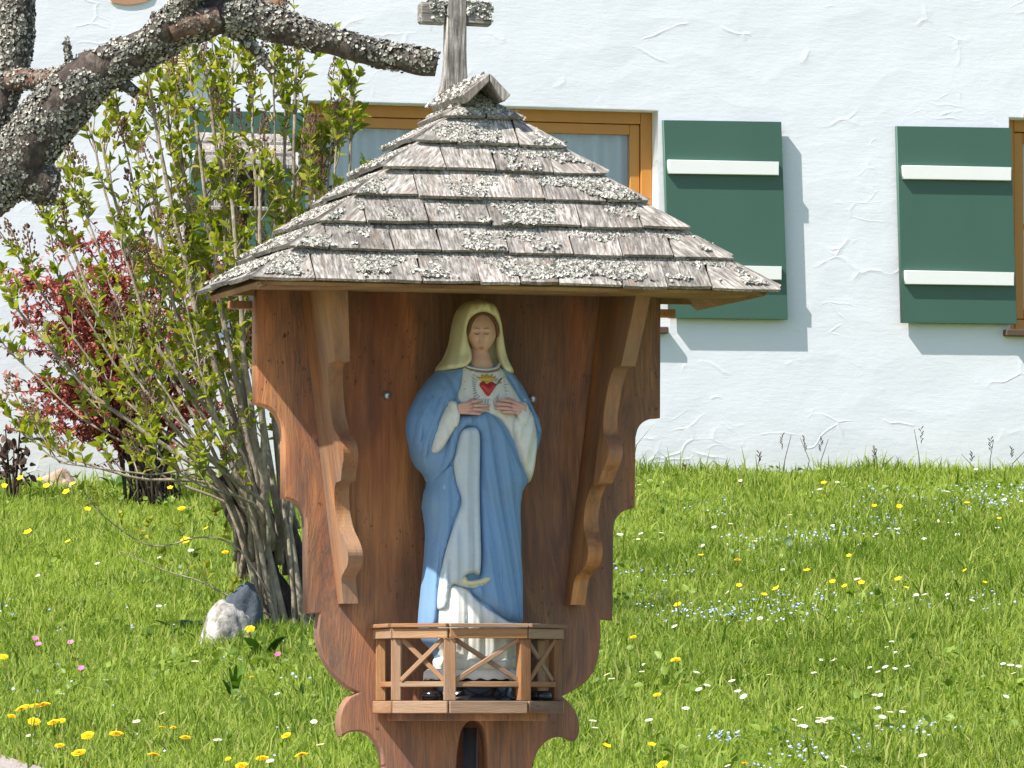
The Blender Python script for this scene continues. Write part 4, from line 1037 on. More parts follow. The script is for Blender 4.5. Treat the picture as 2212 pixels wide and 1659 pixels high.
# ------------------------------------------------------------------ lilac bush
LEAF_V = np.array([(0, 0, 0), (0, .45, .0), (0, 1, -.10), (-.20, .18, .09), (-.25, .45, .12), (-.13, .76, .04), (.20, .18, .09), (.25, .45, .12), (.13, .76, .04)], float)
LEAF_T = np.array([(0, 1, 3), (3, 1, 4), (4, 1, 5), (5, 1, 2), (1, 0, 6), (1, 6, 7), (1, 7, 8), (1, 8, 2)])
lb = gnd(632, 1385)
lilac = empty('lilac_bush', lb)
tag(lilac, 'tall leafy green lilac bush with many bare pale stems beside the shrine', 'bush')
DL = lb.y
LO = np.array(lb)
leafP, leafD, leafN, leafS = [], [], [], []
panicles = []
lr = random.Random(21)
def lpt(u, v, dd): return np.array(at(u, v, DL + dd)) - LO
def leaf_pair(p, axis, s):
    axis = axis / (np.linalg.norm(axis) + 1e-9)
    a = np.array([lr.gauss(0, 1) for _ in range(3)]); a -= axis * (a @ axis); a /= np.linalg.norm(a) + 1e-9
    for sg in (1, -1):
        if lr.random() < .12: continue
        d = axis * lr.uniform(.35, .9) + a * sg * lr.uniform(.6, 1.0) + np.array((0, 0, .15))
        n = axis * .8 - a * sg * .3 + np.array([lr.gauss(0, .35) for _ in range(3)])
        leafP.append(p); leafD.append(d); leafN.append(n); leafS.append(s * lr.uniform(.7, 1.2))
def twig(p, dir_, L, r0, leaves=True, size=.052, parts=None, bud=.25):
    pts = [p]; d = dir_ / np.linalg.norm(dir_); n = 6
    for k in range(n):
        d = d + np.array([lr.gauss(0, .10), lr.gauss(0, .10), .10]); d /= np.linalg.norm(d); pts.append(pts[-1] + d * L / n)
    parts.append(tube(pts, np.linspace(r0, r0 * .45, n + 1), 5))
    m = max(2, int(L / .032))
    for k in range(m):
        q = (k + .6) / m; i = min(n - 1, int(q * n)); f = q * n - i; pp = pts[i] * (1 - f) + pts[i + 1] * f
        if q > .2: leaf_pair(pp, pts[i + 1] - pts[i], size * (1.0 - .25 * q))
    leaf_pair(pts[-1], d, size * .8); leaf_pair(pts[-1], d, size * .65)
    if lr.random() < bud: panicles.append((pts[-1], d))
    return pts
stems = [  # base u, base v, end u, end v, depth, radius(m), bend
    (668, 1380, 757, 160, .10, .012, .5), (660, 1388, 735, 240, -.1, .010, .5), (652, 1380, 715, 320, .25, .011, .45), (655, 1390, 640, 105, 0, .013, .55), (640, 1380, 622, 200, .2, .012, .5), (640, 1390, 590, 130, -.2, .011, .5),
    (635, 1385, 540, 130, .1, .014, .5), (630, 1390, 505, 125, -.1, .012, .5), (628, 1380, 470, 150, .15, .013, .55), (625, 1390, 440, 130, 0, .013, .55), (622, 1384, 410, 175, -.2, .012, .55), (618, 1390, 380, 250, .2, .013, .6),
    (615, 1384, 350, 200, 0, .012, .6), (612, 1390, 320, 180, -.15, .013, .62), (610, 1380, 290, 300, .2, .011, .65), (606, 1390, 255, 230, 0, .012, .65), (604, 1386, 220, 310, -.1, .012, .65), (600, 1392, 190, 260, .15, .011, .68),
    (598, 1386, 165, 420, -.15, .012, .7), (594, 1390, 130, 450, .1, .011, .7), (590, 1384, 95, 470, -.05, .010, .72), (588, 1390, 60, 590, .12, .010, .75), (586, 1386, 30, 660, -.1, .010, .78), (582, 1388, 150, 640, .2, .010, .72), (590, 1392, 330, 420, -.3, .013, .6), (600, 1380, 260, 520, -.25, .011, .65), (640, 1392, 480, 330, -.25, .013, .55), (650, 1386, 560, 380, -.3, .014, .52), (660, 1380, 680, 420, -.2, .012, .5), (665, 1384, 610, 480, .3, .012, .52),
    (578, 1386, 60, 950, -.15, .009, .9), (580, 1390, 190, 860, .1, .009, .85), (575, 1390, 20, 760, .15, .009, .82), (600, 1390, 280, 760, -.35, .009, .66), (605, 1388, 340, 820, -.4, .009, .62), (660, 1388, 700, 300, .3, .010, .5), (650, 1388, 660, 260, .2, .010, .5), (640, 1388, 480, 210, .3, .010, .5), (630, 1388, 370, 170, .3, .010, .5), (615, 1390, 400, 640, -.4, .010, .58), (570, 1390, 130, 1000, -.3, .007, .9), (610, 1390, 330, 960, -.4, .007, .65)]
for (bu, bv, eu, ev, dd, rad, bend) in stems:
    parts = []
    b = lpt(bu, bv, dd * .3); e = lpt(eu, ev, dd); sidx = stems.index((bu, bv, eu, ev, dd, rad, bend))
    mu = float(np.interp(eu, [20, 400, 560, 760], [495, 560, 592, bu + 8])) + lr.gauss(0, 14); mv = 1075 + lr.gauss(0, 25)
    qu, qv = mu + (eu - mu) * (.62 if ev < 800 else .5), mv + (ev - mv) * (.50 if ev < 800 else .35)
    if sidx % 5 in (1, 2, 4): b = lpt(mu + (bu - mu) * lr.uniform(.15, .6), mv + (bv - mv) * lr.uniform(.15, .6), dd * .4 + .08)
    ts = np.linspace(0, 1, 22); Pn = spline([tuple(b), tuple(lpt(mu, mv, dd * .5)), tuple(lpt(qu, qv, dd * .9)), tuple(e)], 8)
    P = [Pn[min(24, int(round(t * 24)))] for t in ts]; rad *= lr.choice((.6, .8, 1.0, 1.25))
    wob = np.cumsum(np.array([[lr.gauss(0, .006), lr.gauss(0, .006), 0] for _ in ts]), 0); P = [p + w * math.sin(PI * t) for p, w, t in zip(P, wob, ts)]
    R = [rad * (1 - .80 * t) + .0015 for t in ts]
    parts.append(tube(P, R, 7, .12, 30))
    Lg = np.linalg.norm(e - b); nt = int(Lg * (14 if eu > 300 else 10))
    for k in range(nt):
        t = lr.uniform(.42, 1.0) ** .8; i = min(20, int(t * 21)); p = P[i]; ax_ = P[i + 1] - P[i]
        side = np.array([lr.gauss(0, .8), lr.gauss(0, .8), lr.uniform(.3, 1.1)]); twig(p, ax_ / np.linalg.norm(ax_) * .6 + side * .7, lr.uniform(.06, .20) * (1.1 - .4 * t), .0030, parts=parts, bud=.09)
    for k in range(3): twig(P[-1 - k], (P[-1] - P[-3]) / np.linalg.norm(P[-1] - P[-3]) + np.array([lr.gauss(0, .35), lr.gauss(0, .35), .4]), lr.uniform(.10, .2), .003, parts=parts, bud=.5)
    V, T = join(parts); np_mesh('stem', V, T, M_STEM, lilac, True)
for (pts, r0, r1) in (([(650, 1400), (615, 1320), (565, 1220), (520, 1130), (488, 1060), (470, 1035)], .060, .034), ([(668, 1400), (655, 1300), (640, 1200), (620, 1120)], .05, .02), ([(640, 1400), (600, 1290), (580, 1200), (585, 1110)], .05, .018)):
    P = spline([tuple(lpt(u, v, .12)) for u, v in pts], 4); V, T = tube(P, np.linspace(r0, r1, len(P)), 12, .3, 14); np_mesh('old_trunk', V, T, M_OLDSTEM, lilac, True)
# a few low twigs arching over the grass at the left
for pts in ([(590, 1300), (520, 1190), (440, 1160), (330, 1180), (230, 1120), (180, 1060)], [(585, 1330), (500, 1290), (430, 1255), (350, 1230), (260, 1190)]):
    P = spline([tuple(lpt(u, v, -.15)) for u, v in pts], 5); parts = [tube(P, np.linspace(.004, .0015, len(P)), 5)]
    for k in range(6, len(P), 3): twig(np.array(P[k]), np.array((lr.gauss(0, .6), lr.gauss(0, .5), .8)), lr.uniform(.05, .10), .0015, parts=parts, size=.045, bud=0)
    V, T = join(parts); np_mesh('low_twig', V, T, M_STEM, lilac, True)
leafP, leafD, leafN, leafS = map(np.array, (leafP, leafD, leafN, leafS))
print('lilac leaves', len(leafP))
Rm = frames(leafD, leafN)
order = np.argsort(leafP[:, 1] - leafS * 20)          # nearest and largest first
leaf_me = bpy.data.meshes.new('leaf'); leaf_me.from_pydata([tuple(v) for v in LEAF_V], [], [tuple(t) for t in LEAF_T]); leaf_me.materials.append(M_LEAF)
for i in order[:290]:
    o = bpy.data.objects.new('leaf', leaf_me); link(o, lilac)
    m4 = Matrix([list(r_) for r_ in Rm[i]]).to_4x4(); o.matrix_basis = Matrix.Translation(Vector(leafP[i])) @ m4 @ Matrix.Scale(float(leafS[i]), 4)
rest = order[290:]
V, T = scatter(LEAF_V, LEAF_T, leafP[rest], Rm[rest], leafS[rest])
o = np_mesh('foliage', V, T, M_LEAF, lilac, False, np.repeat(rng.random(len(rest)), len(LEAF_V))); o['kind'] = 'stuff'
# brown flower panicles
def panicle_mesh(seed):
    r = random.Random(seed); parts = [tube([(0, 0, -.01), (0, 0, .5), (0, 0, 1.0)], [.02, .02, .01], 5)]
    for k in range(46):
        t = r.random() ** .8; a = r.uniform(0, 2 * PI); w = .26 * (1 - t) ** .7 + .03
        c = np.array((w * math.cos(a) * r.uniform(.5, 1), w * math.sin(a) * r.uniform(.5, 1), t)); parts.append(tube([c, c + np.array((math.cos(a) * .03, math.sin(a) * .03, .07))], [.035, .02], 4))
    V, T = join(parts); me = bpy.data.meshes.new('flower_bud'); me.from_pydata([tuple(v) for v in V], [], [tuple(int(q) for q in t) for t in T]); me.materials.append(M_BUD); return me
pms = [panicle_mesh(k) for k in range(4)]
for k, (p, d) in enumerate(panicles[:150]):
    o = bpy.data.objects.new('flower_bud', pms[k % 4]); link(o, lilac)
    o.matrix_basis = Matrix.Translation(Vector(p)) @ Vector(d).to_track_quat('Z', 'Y').to_matrix().to_4x4() @ Matrix.Scale(lr.uniform(.07, .13), 4)
print('panicles', len(panicles))

# ------------------------------------------------------------------ red barberry by the wall
bb = at(335, 1035, 27.0); bb.z = gz(bb.y)
barb = empty('barberry_bush', bb)
tag(barb, 'dark red leaved barberry bush by the white wall behind the lilac', 'bush')
br = random.Random(5); rP, rD, rN, rS, sp = [], [], [], [], []
BO = np.array(bb)
for k in range(84):
    if k < 62: eu, ev = br.uniform(0, 250), br.uniform(530, 950)
    else: eu, ev = br.uniform(240, 560), br.uniform(520, 900)
    dd = br.uniform(-.35, .35)
    b = np.array((br.gauss(0, .06), br.gauss(0, .06), 0)); e = np.array(at(eu, ev, bb.y + dd)) - BO
    c = np.array((e[0] * .35, e[1] * .5, max(e[2] * 1.15, .35)))
    ts = np.linspace(0, 1, 16); P = [(1 - t) ** 2 * b + 2 * t * (1 - t) * c + t * t * e for t in ts]
    sp.append(tube(P, np.linspace(.006, .0015, 16), 5))
    for t in np.linspace(.35, 1, 26):
        i = min(14, int(t * 15)); p = P[i] * (1 - (t * 15 - i)) + P[i + 1] * (t * 15 - i) if i < 15 else P[-1]
        if br.random() < .38:
            d = np.array([br.gauss(0, 1), br.gauss(0, 1), br.gauss(.3, .6)]); d /= np.linalg.norm(d); L = br.uniform(.05, .20); q = p + d * L
            sp.append(tube([p, (p + q) / 2 + np.array((0, 0, .01)), q], [.0018, .0015, .001], 4))
            for w in np.linspace(.1, 1, 9):
                for _ in range(2):
                    rP.append(p + d * L * w); rD.append([br.gauss(0, 1) for _ in range(3)]); rN.append([br.gauss(0, .6), br.gauss(-.3, .6), 1]); rS.append(br.uniform(.018, .036))
        for _ in range(3):
            rP.append(p); rD.append([br.gauss(0, 1) for _ in range(3)]); rN.append([br.gauss(0, .6), br.gauss(-.3, .6), 1]); rS.append(br.uniform(.018, .034))
rP, rD, rN, rS = map(lambda a: np.array(a, float), (rP, rD, rN, rS))
V, T = join(sp); np_mesh('branches', V, T, M_OLDSTEM, barb, True)
V, T = scatter(LEAF_V, LEAF_T, rP, frames(rD, rN), rS)
o = np_mesh('crown', V, T, M_RED, barb, False, np.repeat(rng.random(len(rP)), len(LEAF_V))); o['kind'] = 'stuff'
print('barberry leaves', len(rP))

# ------------------------------------------------------------------ bird feeder behind the lilac
DF = 22.2
fp = at(525, 700, DF); fz = gz(DF)
feeder = empty('bird_feeder', (fp.x, fp.y, fz), math.radians(14))
tag(feeder, 'weathered wooden bird feeder with rough board roof half hidden by lilac', 'bird feeder')
def fh(v): return at(525, v, DF).z - fz
ww = .17
for s_, y0, y1 in ((-1, -.16, 0), (1, 0, .16)):
    for k in range(3):
        a, b = k / 3, (k + .96) / 3; zt_, zb_ = fh(288), fh(352)
        def q(t, x): 
            yy = s_ * .17 * t; return (x, yy, zt_ + (zb_ - zt_) * t - .006 * k * 0 + .008 * (1 - (t * 3) % 1) * 0)
        V = [(-ww, *q(a, 0)[1:]), (ww, *q(a, 0)[1:]), (ww, *q(b, 0)[1:]), (-ww, *q(b, 0)[1:])]
        V = V + [(x, y, z - .014) for x, y, z in V]
        o = mesh_obj('roof_board', V, [(0, 1, 2, 3), (7, 6, 5, 4), (0, 4, 5, 1), (1, 5, 6, 2), (2, 6, 7, 3), (3, 7, 4, 0)], M_SHINGLE, feeder)
        o.location.z = -.010 * k + .0; bm = bmesh.new(); bm.from_mesh(o.data); bmesh.ops.recalc_face_normals(bm, faces=bm.faces); bm.to_mesh(o.data); bm.free()
for sx in (-1, 1):
    for sy in (-1, 1): bar('corner_post', (sx * .12, sy * .10, fh(452)), (sx * .12, sy * .10, fh(342)), .022, .022, M_SHINGLE, feeder)
box('tray', -.15, .15, -.14, .14, fh(452) - .018, fh(452) - .001, M_SHINGLE, feeder, .003)
box('back_wall', -.10, .10, .085, .095, fh(450), fh(360), M_OLDSTEM, feeder, .002)
bar('pole', (0, 0, -.1), (0, 0, fh(452) - .0185), .035, .035, M_OLDSTEM, feeder)

# ------------------------------------------------------------------ stones
def stone(name, u, v, w, h, d_, mat, seed, label, tilt=0.0, flat=1.0):
    p = gnd(u, v); sc = F / p.y; r = random.Random(seed); bm = bmesh.new(); bmesh.ops.create_icosphere(bm, subdivisions=4, radius=1)
    for vt in bm.verts:
        q = vt.co.copy(); k = 1 + .22 * mnoise.noise(q * 1.3 + Vector((seed, 0, 0))) + .10 * mnoise.noise(q * 3.1 + Vector((0, seed, 0))) + .04 * mnoise.noise(q * 8)
        if q.z < -.3: q.z = -.3 + (q.z + .3) * .4
        vt.co = Vector((q.x * k * w / 2 / sc, q.y * k * d_, (q.z + .3) * k * h / 1.3 / sc))
    me = bpy.data.meshes.new(name); bm.to_mesh(me); bm.free(); me.materials.append(mat); me.polygons.foreach_set('use_smooth', [True] * len(me.polygons))
    o = bpy.data.objects.new(name, me); link(o); o.location = p - Vector((0, 0, .02)); o.rotation_euler = (0, tilt, r.uniform(0, .4)); tag(o, label, 'stone'); return o
stone('boulder', 128, 1072, 82, 68, .12, M_BOULDER, 3, 'tan rounded boulder at the foot of the white wall')
so = stone('pale_stone', 480, 1410, 118, 122, .10, M_PALESTONE, 9, 'pale stone with painted twig shade under the lilac stems', .1)
stone('slate_stone', 506, 1394, 92, 152, .07, M_SLATE, 14, 'dark slate stone leaning behind the pale stone', .2)

# ------------------------------------------------------------------ grass
def grass():
    N = 370000
    y = rng.uniform(15.6, 29.6, N * 2); half = y * .0866 * 1.5 + .3; x = rng.uniform(-1, 1, N * 2) * half
    # keep about as many blades per picture area everywhere
    keep = rng.random(N * 2) < (half / half.max()); x, y = x[keep], y[keep]
    wy = WAL.o.y + (x - WAL.o.x) * math.tan(WAL.a); ok = (y < wy - .01) & (path_dist(x, y) < rng.normal(.0, .03, len(x))); x, y = x[ok], y[ok]
    n = len(x); z = ground_z(y) + .035 * (vnoise(x * 2.2, y * 2.2, 1) - .5)
    pat = vnoise(x * 1.7, y * .9, 3) * .55 + vnoise(x * 5, y * 3, 5) * .45
    Lh = (.038 + .062 * pat) * rng.uniform(.6, 1.35, n); tall = rng.random(n) < .012; Lh[tall] *= 1.7
    near = np.clip(1 - (wy[ok] - y) / .5, 0, 1); Lh *= 1 + .9 * near * rng.random(n) ** 3
    az = rng.uniform(0, 2 * PI, n); lean = np.abs(rng.normal(.0, .5, n)) + .08
    dx, dy = np.cos(az), np.sin(az); w = rng.uniform(.0018, .0042, n) * (1 + .35 * (y - 16) / 13)
    fa = rng.uniform(-1, 1, n); sx, sy = np.cos(fa), np.sin(fa)
    B = np.stack([x, y, z - .01], 1); Sd = np.stack([sx, sy, 0 * x], 1) * w[:, None]
    M1 = B + np.stack([dx * Lh * lean * .30, dy * Lh * lean * .30, Lh * .62], 1); Tp = B + np.stack([dx * Lh * lean * 1.0, dy * Lh * lean * 1.0, Lh * np.clip(1.08 - .35 * lean, .35, 1.1)], 1)
    V = np.stack([B - Sd, B + Sd, M1 + Sd * .8, M1 - Sd * .8, Tp], 1).reshape(-1, 3)
    i = (np.arange(n) * 5)[:, None]
    T = np.concatenate([i + np.array([[0, 1, 2]]), i + np.array([[0, 2, 3]]), i + np.array([[3, 2, 4]])])
    rn = np.clip(.10 + .62 * pat + rng.normal(0, .16, n), .0, .93); dry = rng.random(n) < .035; rn[dry] = .985
    o = np_mesh('grass', V, T, M_GRASS, None, False, np.repeat(rn * .999, 5)); o['kind'] = 'stuff'
    tag(o, 'sunlit green meadow grass covering the slope up to the house', 'grass')
    print('blades', n)
for nd in M_GRASS.node_tree.nodes:          # one object: take its hue from the blade alone
    if nd.bl_idname == 'ShaderNodeObjectInfo': 
        for l_ in list(nd.outputs['Random'].links): M_GRASS.node_tree.links.remove(l_)
grass()

def clover():
    n = 9000; y = rng.uniform(15.8, 29.2, n * 3); half = y * .0866 * 1.5 + .3; x = rng.uniform(-1, 1, n * 3) * half
    den = vnoise(x * 1.6, y * .8, 21) * .6 + vnoise(x * 4.5, y * 2.5, 22) * .4
    wy = WAL.o.y + (x - WAL.o.x) * math.tan(WAL.a); ok = (den > .52) & (y < wy - .05) & (path_dist(x, y) < 0); x, y = x[ok][:n], y[ok][:n]; m = len(x)
    P = np.stack([x, y, ground_z(y) + rng.uniform(.015, .07, m)], 1)
    Dd = rng.normal(0, 1, (m, 3)); Dd[:, 2] = rng.uniform(-.1, .9, m); Nn = rng.normal(0, .5, (m, 3)) + np.array((0, -.3, 1.0))
    V, T = scatter(LEAF_V * np.array((1.5, 1, 1)), LEAF_T, P, frames(Dd, Nn), rng.uniform(.014, .038, m))
    o = np_mesh('meadow_herbs', V, T, M_HERB, None, False, np.repeat(rng.random(m), len(LEAF_V))); o['kind'] = 'stuff'
    tag(o, 'small broad leaves of clover and herbs between the grass blades', 'herbs')
M_HERB = leafy('meadow herb leaf', [(0., (.09, .16, .02)), (.5, (.16, .24, .032)), (1., (.25, .33, .05))], .45, .3, .3)
clover()
# ------------------------------------------------------------------ flowers
def disc_flower(kind):
    parts = []; r = random.Random(3)
    if kind == 'dandelion':
        for ring, (cnt, rad, zz) in enumerate(((16, 1.0, .05), (14, .78, .16), (12, .5, .26), (7, .25, .32))):
            for k in range(cnt):
                a = 2 * PI * (k + ring * .37) / cnt; w = .16; c, s = math.cos(a), math.sin(a); j = r.uniform(.88, 1.08)
                V = np.array([(-s * w * .4, c * w * .4, zz), (s * w * .4, -c * w * .4, zz), (c * rad * j + s * w, s * rad * j - c * w, zz + .12), (c * rad * j - s * w, s * rad * j + c * w, zz + .12)]); parts.append((V, np.array([(0, 1, 2), (0, 2, 3)])))
    elif kind == 'daisy':
        for k in range(14):
            a = 2 * PI * k / 14; w = .17; c, s = math.cos(a), math.sin(a)
            V = np.array([(-s * .05, c * .05, .05), (s * .05, -c * .05, .05), (c + s * w, s - c * w, .22), (c - s * w, s + c * w, .22)]); parts.append((V, np.array([(0, 1, 2), (0, 2, 3)])))
    else:
        for k in range(5):
            a = 2 * PI * k / 5; c, s = math.cos(a), math.sin(a); w = .5
            V = np.array([(0, 0, 0), (c * .6 + s * w, s * .6 - c * w, .22), (c, s, .3), (c * .6 - s * w, s * .6 + c * w, .22)]); parts.append((V, np.array([(0, 1, 2), (0, 2, 3)])))
    return join(parts)
def flower_mesh(kind, mat):
    V, T = disc_flower(kind); me = bpy.data.meshes.new(kind); me.from_pydata([tuple(v) for v in V], [], [tuple(int(q) for q in t) for t in T]); me.materials.append(mat); return me
def rod_mesh(name, mat, r0=.0016):
    V, T = tube([(0, 0, 0), (.02, .01, .5), (0, 0, 1)], [r0 * 12, r0 * 11, r0 * 9], 5); me = bpy.data.meshes.new(name); me.from_pydata([tuple(v) for v in V], [], [tuple(int(q) for q in t) for t in T]); me.materials.append(mat); return me
ME = {'dandelion': flower_mesh('dandelion', M_YEL), 'daisy': flower_mesh('daisy', M_WHITE_P), 'buttercup': flower_mesh('buttercup', M_YEL), 'campion': flower_mesh('campion', M_PINK_P)}
ROD = rod_mesh('stem', M_FSTEM); 
V, T = lathe((0, 0), [(.30, .0), (.34, .14), (.22, .26), (.05, .30)], 10); EYE_ME = bpy.data.meshes.new('flower_centre'); EYE_ME.from_pydata([tuple(v) for v in V], [], [tuple(int(q) for q in t) for t in T]); EYE_ME.materials.append(M_YEL)
fr_ = random.Random(77)
def flower(kind, u, v, dia, h, label, group, face=.35):
    p = gnd(u, v, h); s = dia / 2
    e = empty(kind, p); tag(e, label, 'flower', group)
    tilt = Vector((fr_.gauss(-.18, .22), fr_.gauss(-face, .2), 1)).normalized(); top = Vector((fr_.gauss(0, .008), fr_.gauss(0, .008), h))
    hd_ = bpy.data.objects.new('flower_head', ME[kind]); link(hd_, e); hd_.matrix_basis = Matrix.Translation(top) @ tilt.to_track_quat('Z', 'Y').to_matrix().to_4x4() @ Matrix.Rotation(fr_.uniform(0, 6), 4, 'Z') @ Matrix.Scale(s, 4)
    st = bpy.data.objects.new('stem', ROD); link(st, e); st.matrix_basis = top.to_track_quat('Z', 'Y').to_matrix().to_4x4() @ Matrix.Diagonal((.08, .08, top.length, 1))
    if kind == 'daisy':
        c = bpy.data.objects.new('flower_centre', EYE_ME); link(c, e); c.matrix_basis = hd_.matrix_basis.copy()
    return e
dand = [(45, 1534, 44), (58, 1530, 44), (74, 1527, 42), (92, 1524, 42), (104, 1523, 38), (75, 1560, 42), (115, 1562, 44), (122, 1558, 30), (18, 1548, 30), (200, 1590, 44), (248, 1587, 48), (180, 1628, 48), (320, 1633, 44), (400, 1595, 38), (346, 1573, 28), (374, 1573, 24), (135, 1612, 34), (620, 1590, 34), (655, 1633, 44), (555, 1640, 42), (516, 1655, 40), (488, 1640, 20), (5, 1420, 36)]
for i, (u, v, d) in enumerate(dand):
    flower('dandelion', u, v, d * .00088, .07 + .02 * fr_.random(), 'yellow dandelion in the grass near the gravel path at lower left', 'dandelions by the path')
for (u, v, d, lab) in ((540, 1360, 36, 'yellow dandelion right beside the pale stone'), (397, 1099, 30, 'yellow dandelion below the lilac twigs, largest on the left slope'), (487, 1194, 26, 'yellow dandelion against the lilac trunk above the stones'), (545, 1463, 14, 'small yellow flower below the lilac trunk among strap leaves'), (1453, 1427, 36, 'largest yellow dandelion right of the balcony'), (1410, 1502, 26, 'yellow dandelion right of the scroll, between daisies'), (1432, 1652, 32, 'yellow dandelion at the bottom edge right of the shrine'), (1600, 1211, 26, 'orange yellow dandelion halfway up the right meadow'), (1375, 1377, 24, 'yellow dandelion close to the right side of the shrine'), (1605, 1650, 20, 'yellow dandelion at the bottom edge in the right meadow')):
    flower('dandelion', u, v, d * .00096 * (1.18 if v < 1250 else 1), .09, lab, 'single dandelions')
zc = lambda x, y: ((1700 + .633 * x) / 1.3562, (1200 + .633 * y) / 1.3562)
for (x, y) in ((1113, 340), (1465, 450), (1385, 447), (1803, 433), (1930, 505), (555, 675), (1247, 677), (1047, 745), (1475, 785), (1167, 797), (1230, 818), (1323, 802), (735, 815), (907, 830), (868, 857), (1775, 745), (1510, 825), (345, 1552), (140, 1558), (1880, 800), (470, 905)):
    u, v = zc(x, y); flower('buttercup', u, v, fr_.uniform(.020, .034), .10, 'small yellow buttercup in the meadow right of the shrine', 'buttercups in the right meadow', .5)
for (u, v) in ((40, 1033), (88, 1036), (100, 1050), (158, 1046), (10, 1050), (362, 1026), (145, 1063), (485, 1065), (370, 1054), (57, 1150), (147, 1170), (180, 1100), (442, 1142), (395, 1168)):
    flower('buttercup', u, v, fr_.uniform(.028, .042), .14, 'small yellow flower on the left slope near the white wall', 'yellow flowers near the wall', .6)
dz = [(1197, 337), (1690, 380), (1950, 418), (1818, 278), (960, 490), (1473, 553), (1375, 578), (1762, 580), (1165, 537), (1700, 525), (1645, 518), (1915, 548), (290, 545), (290, 575), (278, 603), (373, 572), (373, 600), (680, 530), (632, 545), (560, 633), (825, 610), (188, 580), (945, 742), (708, 848), (1268, 787), (1808, 885), (1613, 857), (1697, 857), (1550, 860), (425, 1005), (450, 985), (750, 980), (855, 968), (1413, 1100), (1443, 1075), (1450, 1125), (1120, 1160), (1173, 1160), (1355, 1195), (1415, 1193), (1465, 1200), (1370, 1215), (1520, 1190), (1960, 1178), (1993, 1185), (1925, 1197), (2010, 1222), (2040, 1190), (118, 1228), (150, 1248), (300, 1183), (290, 1215), (350, 1205), (540, 1218), (543, 1297), (597, 1278), (713, 1258), (718, 1305), (757, 1330), (873, 1228), (1080, 1220), (1355, 1322), (1390, 1322), (505, 1385), (335, 1440), (50, 1443), (38, 1475), (990, 1438), (1045, 1468), (1020, 1465), (1130, 1440), (1110, 1430), (1148, 1432), (1120, 1452), (1100, 1445), (1040, 1385), (1385, 1383), (1395, 1425), (1440, 1402), (1490, 1380), (1505, 1400), (1955, 1330), (1580, 1603), (1225, 1655), (690, 1650), (745, 330), (370, 337), (265, 350), (1105, 370), (1590, 600), (1300, 625), (2030, 425)]
for (x, y) in dz:
    u, v = zc(x, y); flower('daisy', u, v, fr_.uniform(.015, .023) * (1.05 if y > 900 else 1.2), .075, 'small white daisy ' + ('high up in the right meadow near the wall' if y < 500 else 'in the upper right meadow' if y < 700 else 'halfway down the right meadow' if y < 1050 else 'low in the right meadow close to the shrine' if x < 900 else 'low in the right meadow, well away from the shrine'), 'daisies in the right meadow', .35)
for (u, v) in ((213, 1218), (318, 1255), (82, 1244), (345, 1205), (175, 1384), (415, 1430), (345, 1310), (360, 1542), (580, 1645), (845, 1618), (410, 1190), (520, 1215), (140, 1500), (300, 1560), (230, 1470), (470, 1600), (680, 1560), (610, 1500), (700, 1610), (60, 1590)):
    flower('daisy', u, v, fr_.uniform(.018, .026), .075, 'small white daisy on the slope left of the shrine', 'daisies on the left slope', .35)
for (u, v, lab) in ((76, 1380, 'topmost bright pink flower of the tuft at the far left'), (74, 1392, 'lower bright pink flower of the tuft at the far left'), (156, 1388, 'pink flower right of the pink tuft'), (172, 1444, 'pink flower beside white blossoms low on the left slope'), (600, 1414, 'single pink flower right under the lilac trunk')):
    flower('campion', u, v, .024, .10, lab, 'pink flowers', .8)
# speedwell: a blue haze of tiny flowers nobody could count
def speedwell():
    P = []
    for (x, y, w, h, n) in ((1370, 505, 130, 45, 90), (1900, 395, 160, 45, 130), (1700, 440, 120, 30, 40), (1000, 600, 120, 35, 40), (620, 935, 200, 25, 90), (950, 900, 170, 50, 80), (1110, 585, 90, 30, 35), (320, 750, 170, 25, 40), (1410, 390, 130, 35, 40), (640, 1515, 70, 25, 25), (1040, 1580, 70, 30, 30), (1560, 1470, 120, 20, 25), (890, 715, 60, 20, 15), (1960, 850, 110, 60, 35), (760, 605, 100, 25, 30), (620, 460, 80, 25, 15), (1480, 900, 200, 40, 20), (360, 870, 60, 30, 12), (1300, 1560, 30, 20, 8), (860, 1640, 50, 10, 8)):
        for _ in range(n):
            u, v = zc(x + fr_.gauss(0, w * .85), y + fr_.gauss(0, h * .9) - (.25 * fr_.gauss(0, 20))); 
            if u > 1300 and v > 1040: p = gnd(u, v, .07); P.append((p.x, p.y, p.z + .07))
    for _ in range(60):
        u, v = fr_.uniform(0, 700), fr_.uniform(1250, 1640); p = gnd(u, v, .06); P.append((p.x, p.y, p.z + .06))
    P = np.array(P); n = len(P); V0, T0 = disc_flower('speedwell')
    Nn = rng.normal(0, .3, (n, 3)) + np.array((-.1, -.55, 1)); Dd = rng.normal(0, 1, (n, 3)); Nn /= np.linalg.norm(Nn, axis=1)[:, None]; X = np.cross(Dd, Nn); X /= np.linalg.norm(X, axis=1)[:, None]
    V, T = scatter(V0, T0, P, np.stack([X, np.cross(Nn, X), Nn], 2), rng.uniform(.0032, .006, n))
    o = np_mesh('speedwell_blossoms', V, T, M_BLUE_P, None, False, np.repeat(rng.random(n), len(V0))); o['kind'] = 'stuff'; tag(o, 'drifts of tiny pale blue speedwell blossoms in the meadow', 'blossoms')
speedwell()
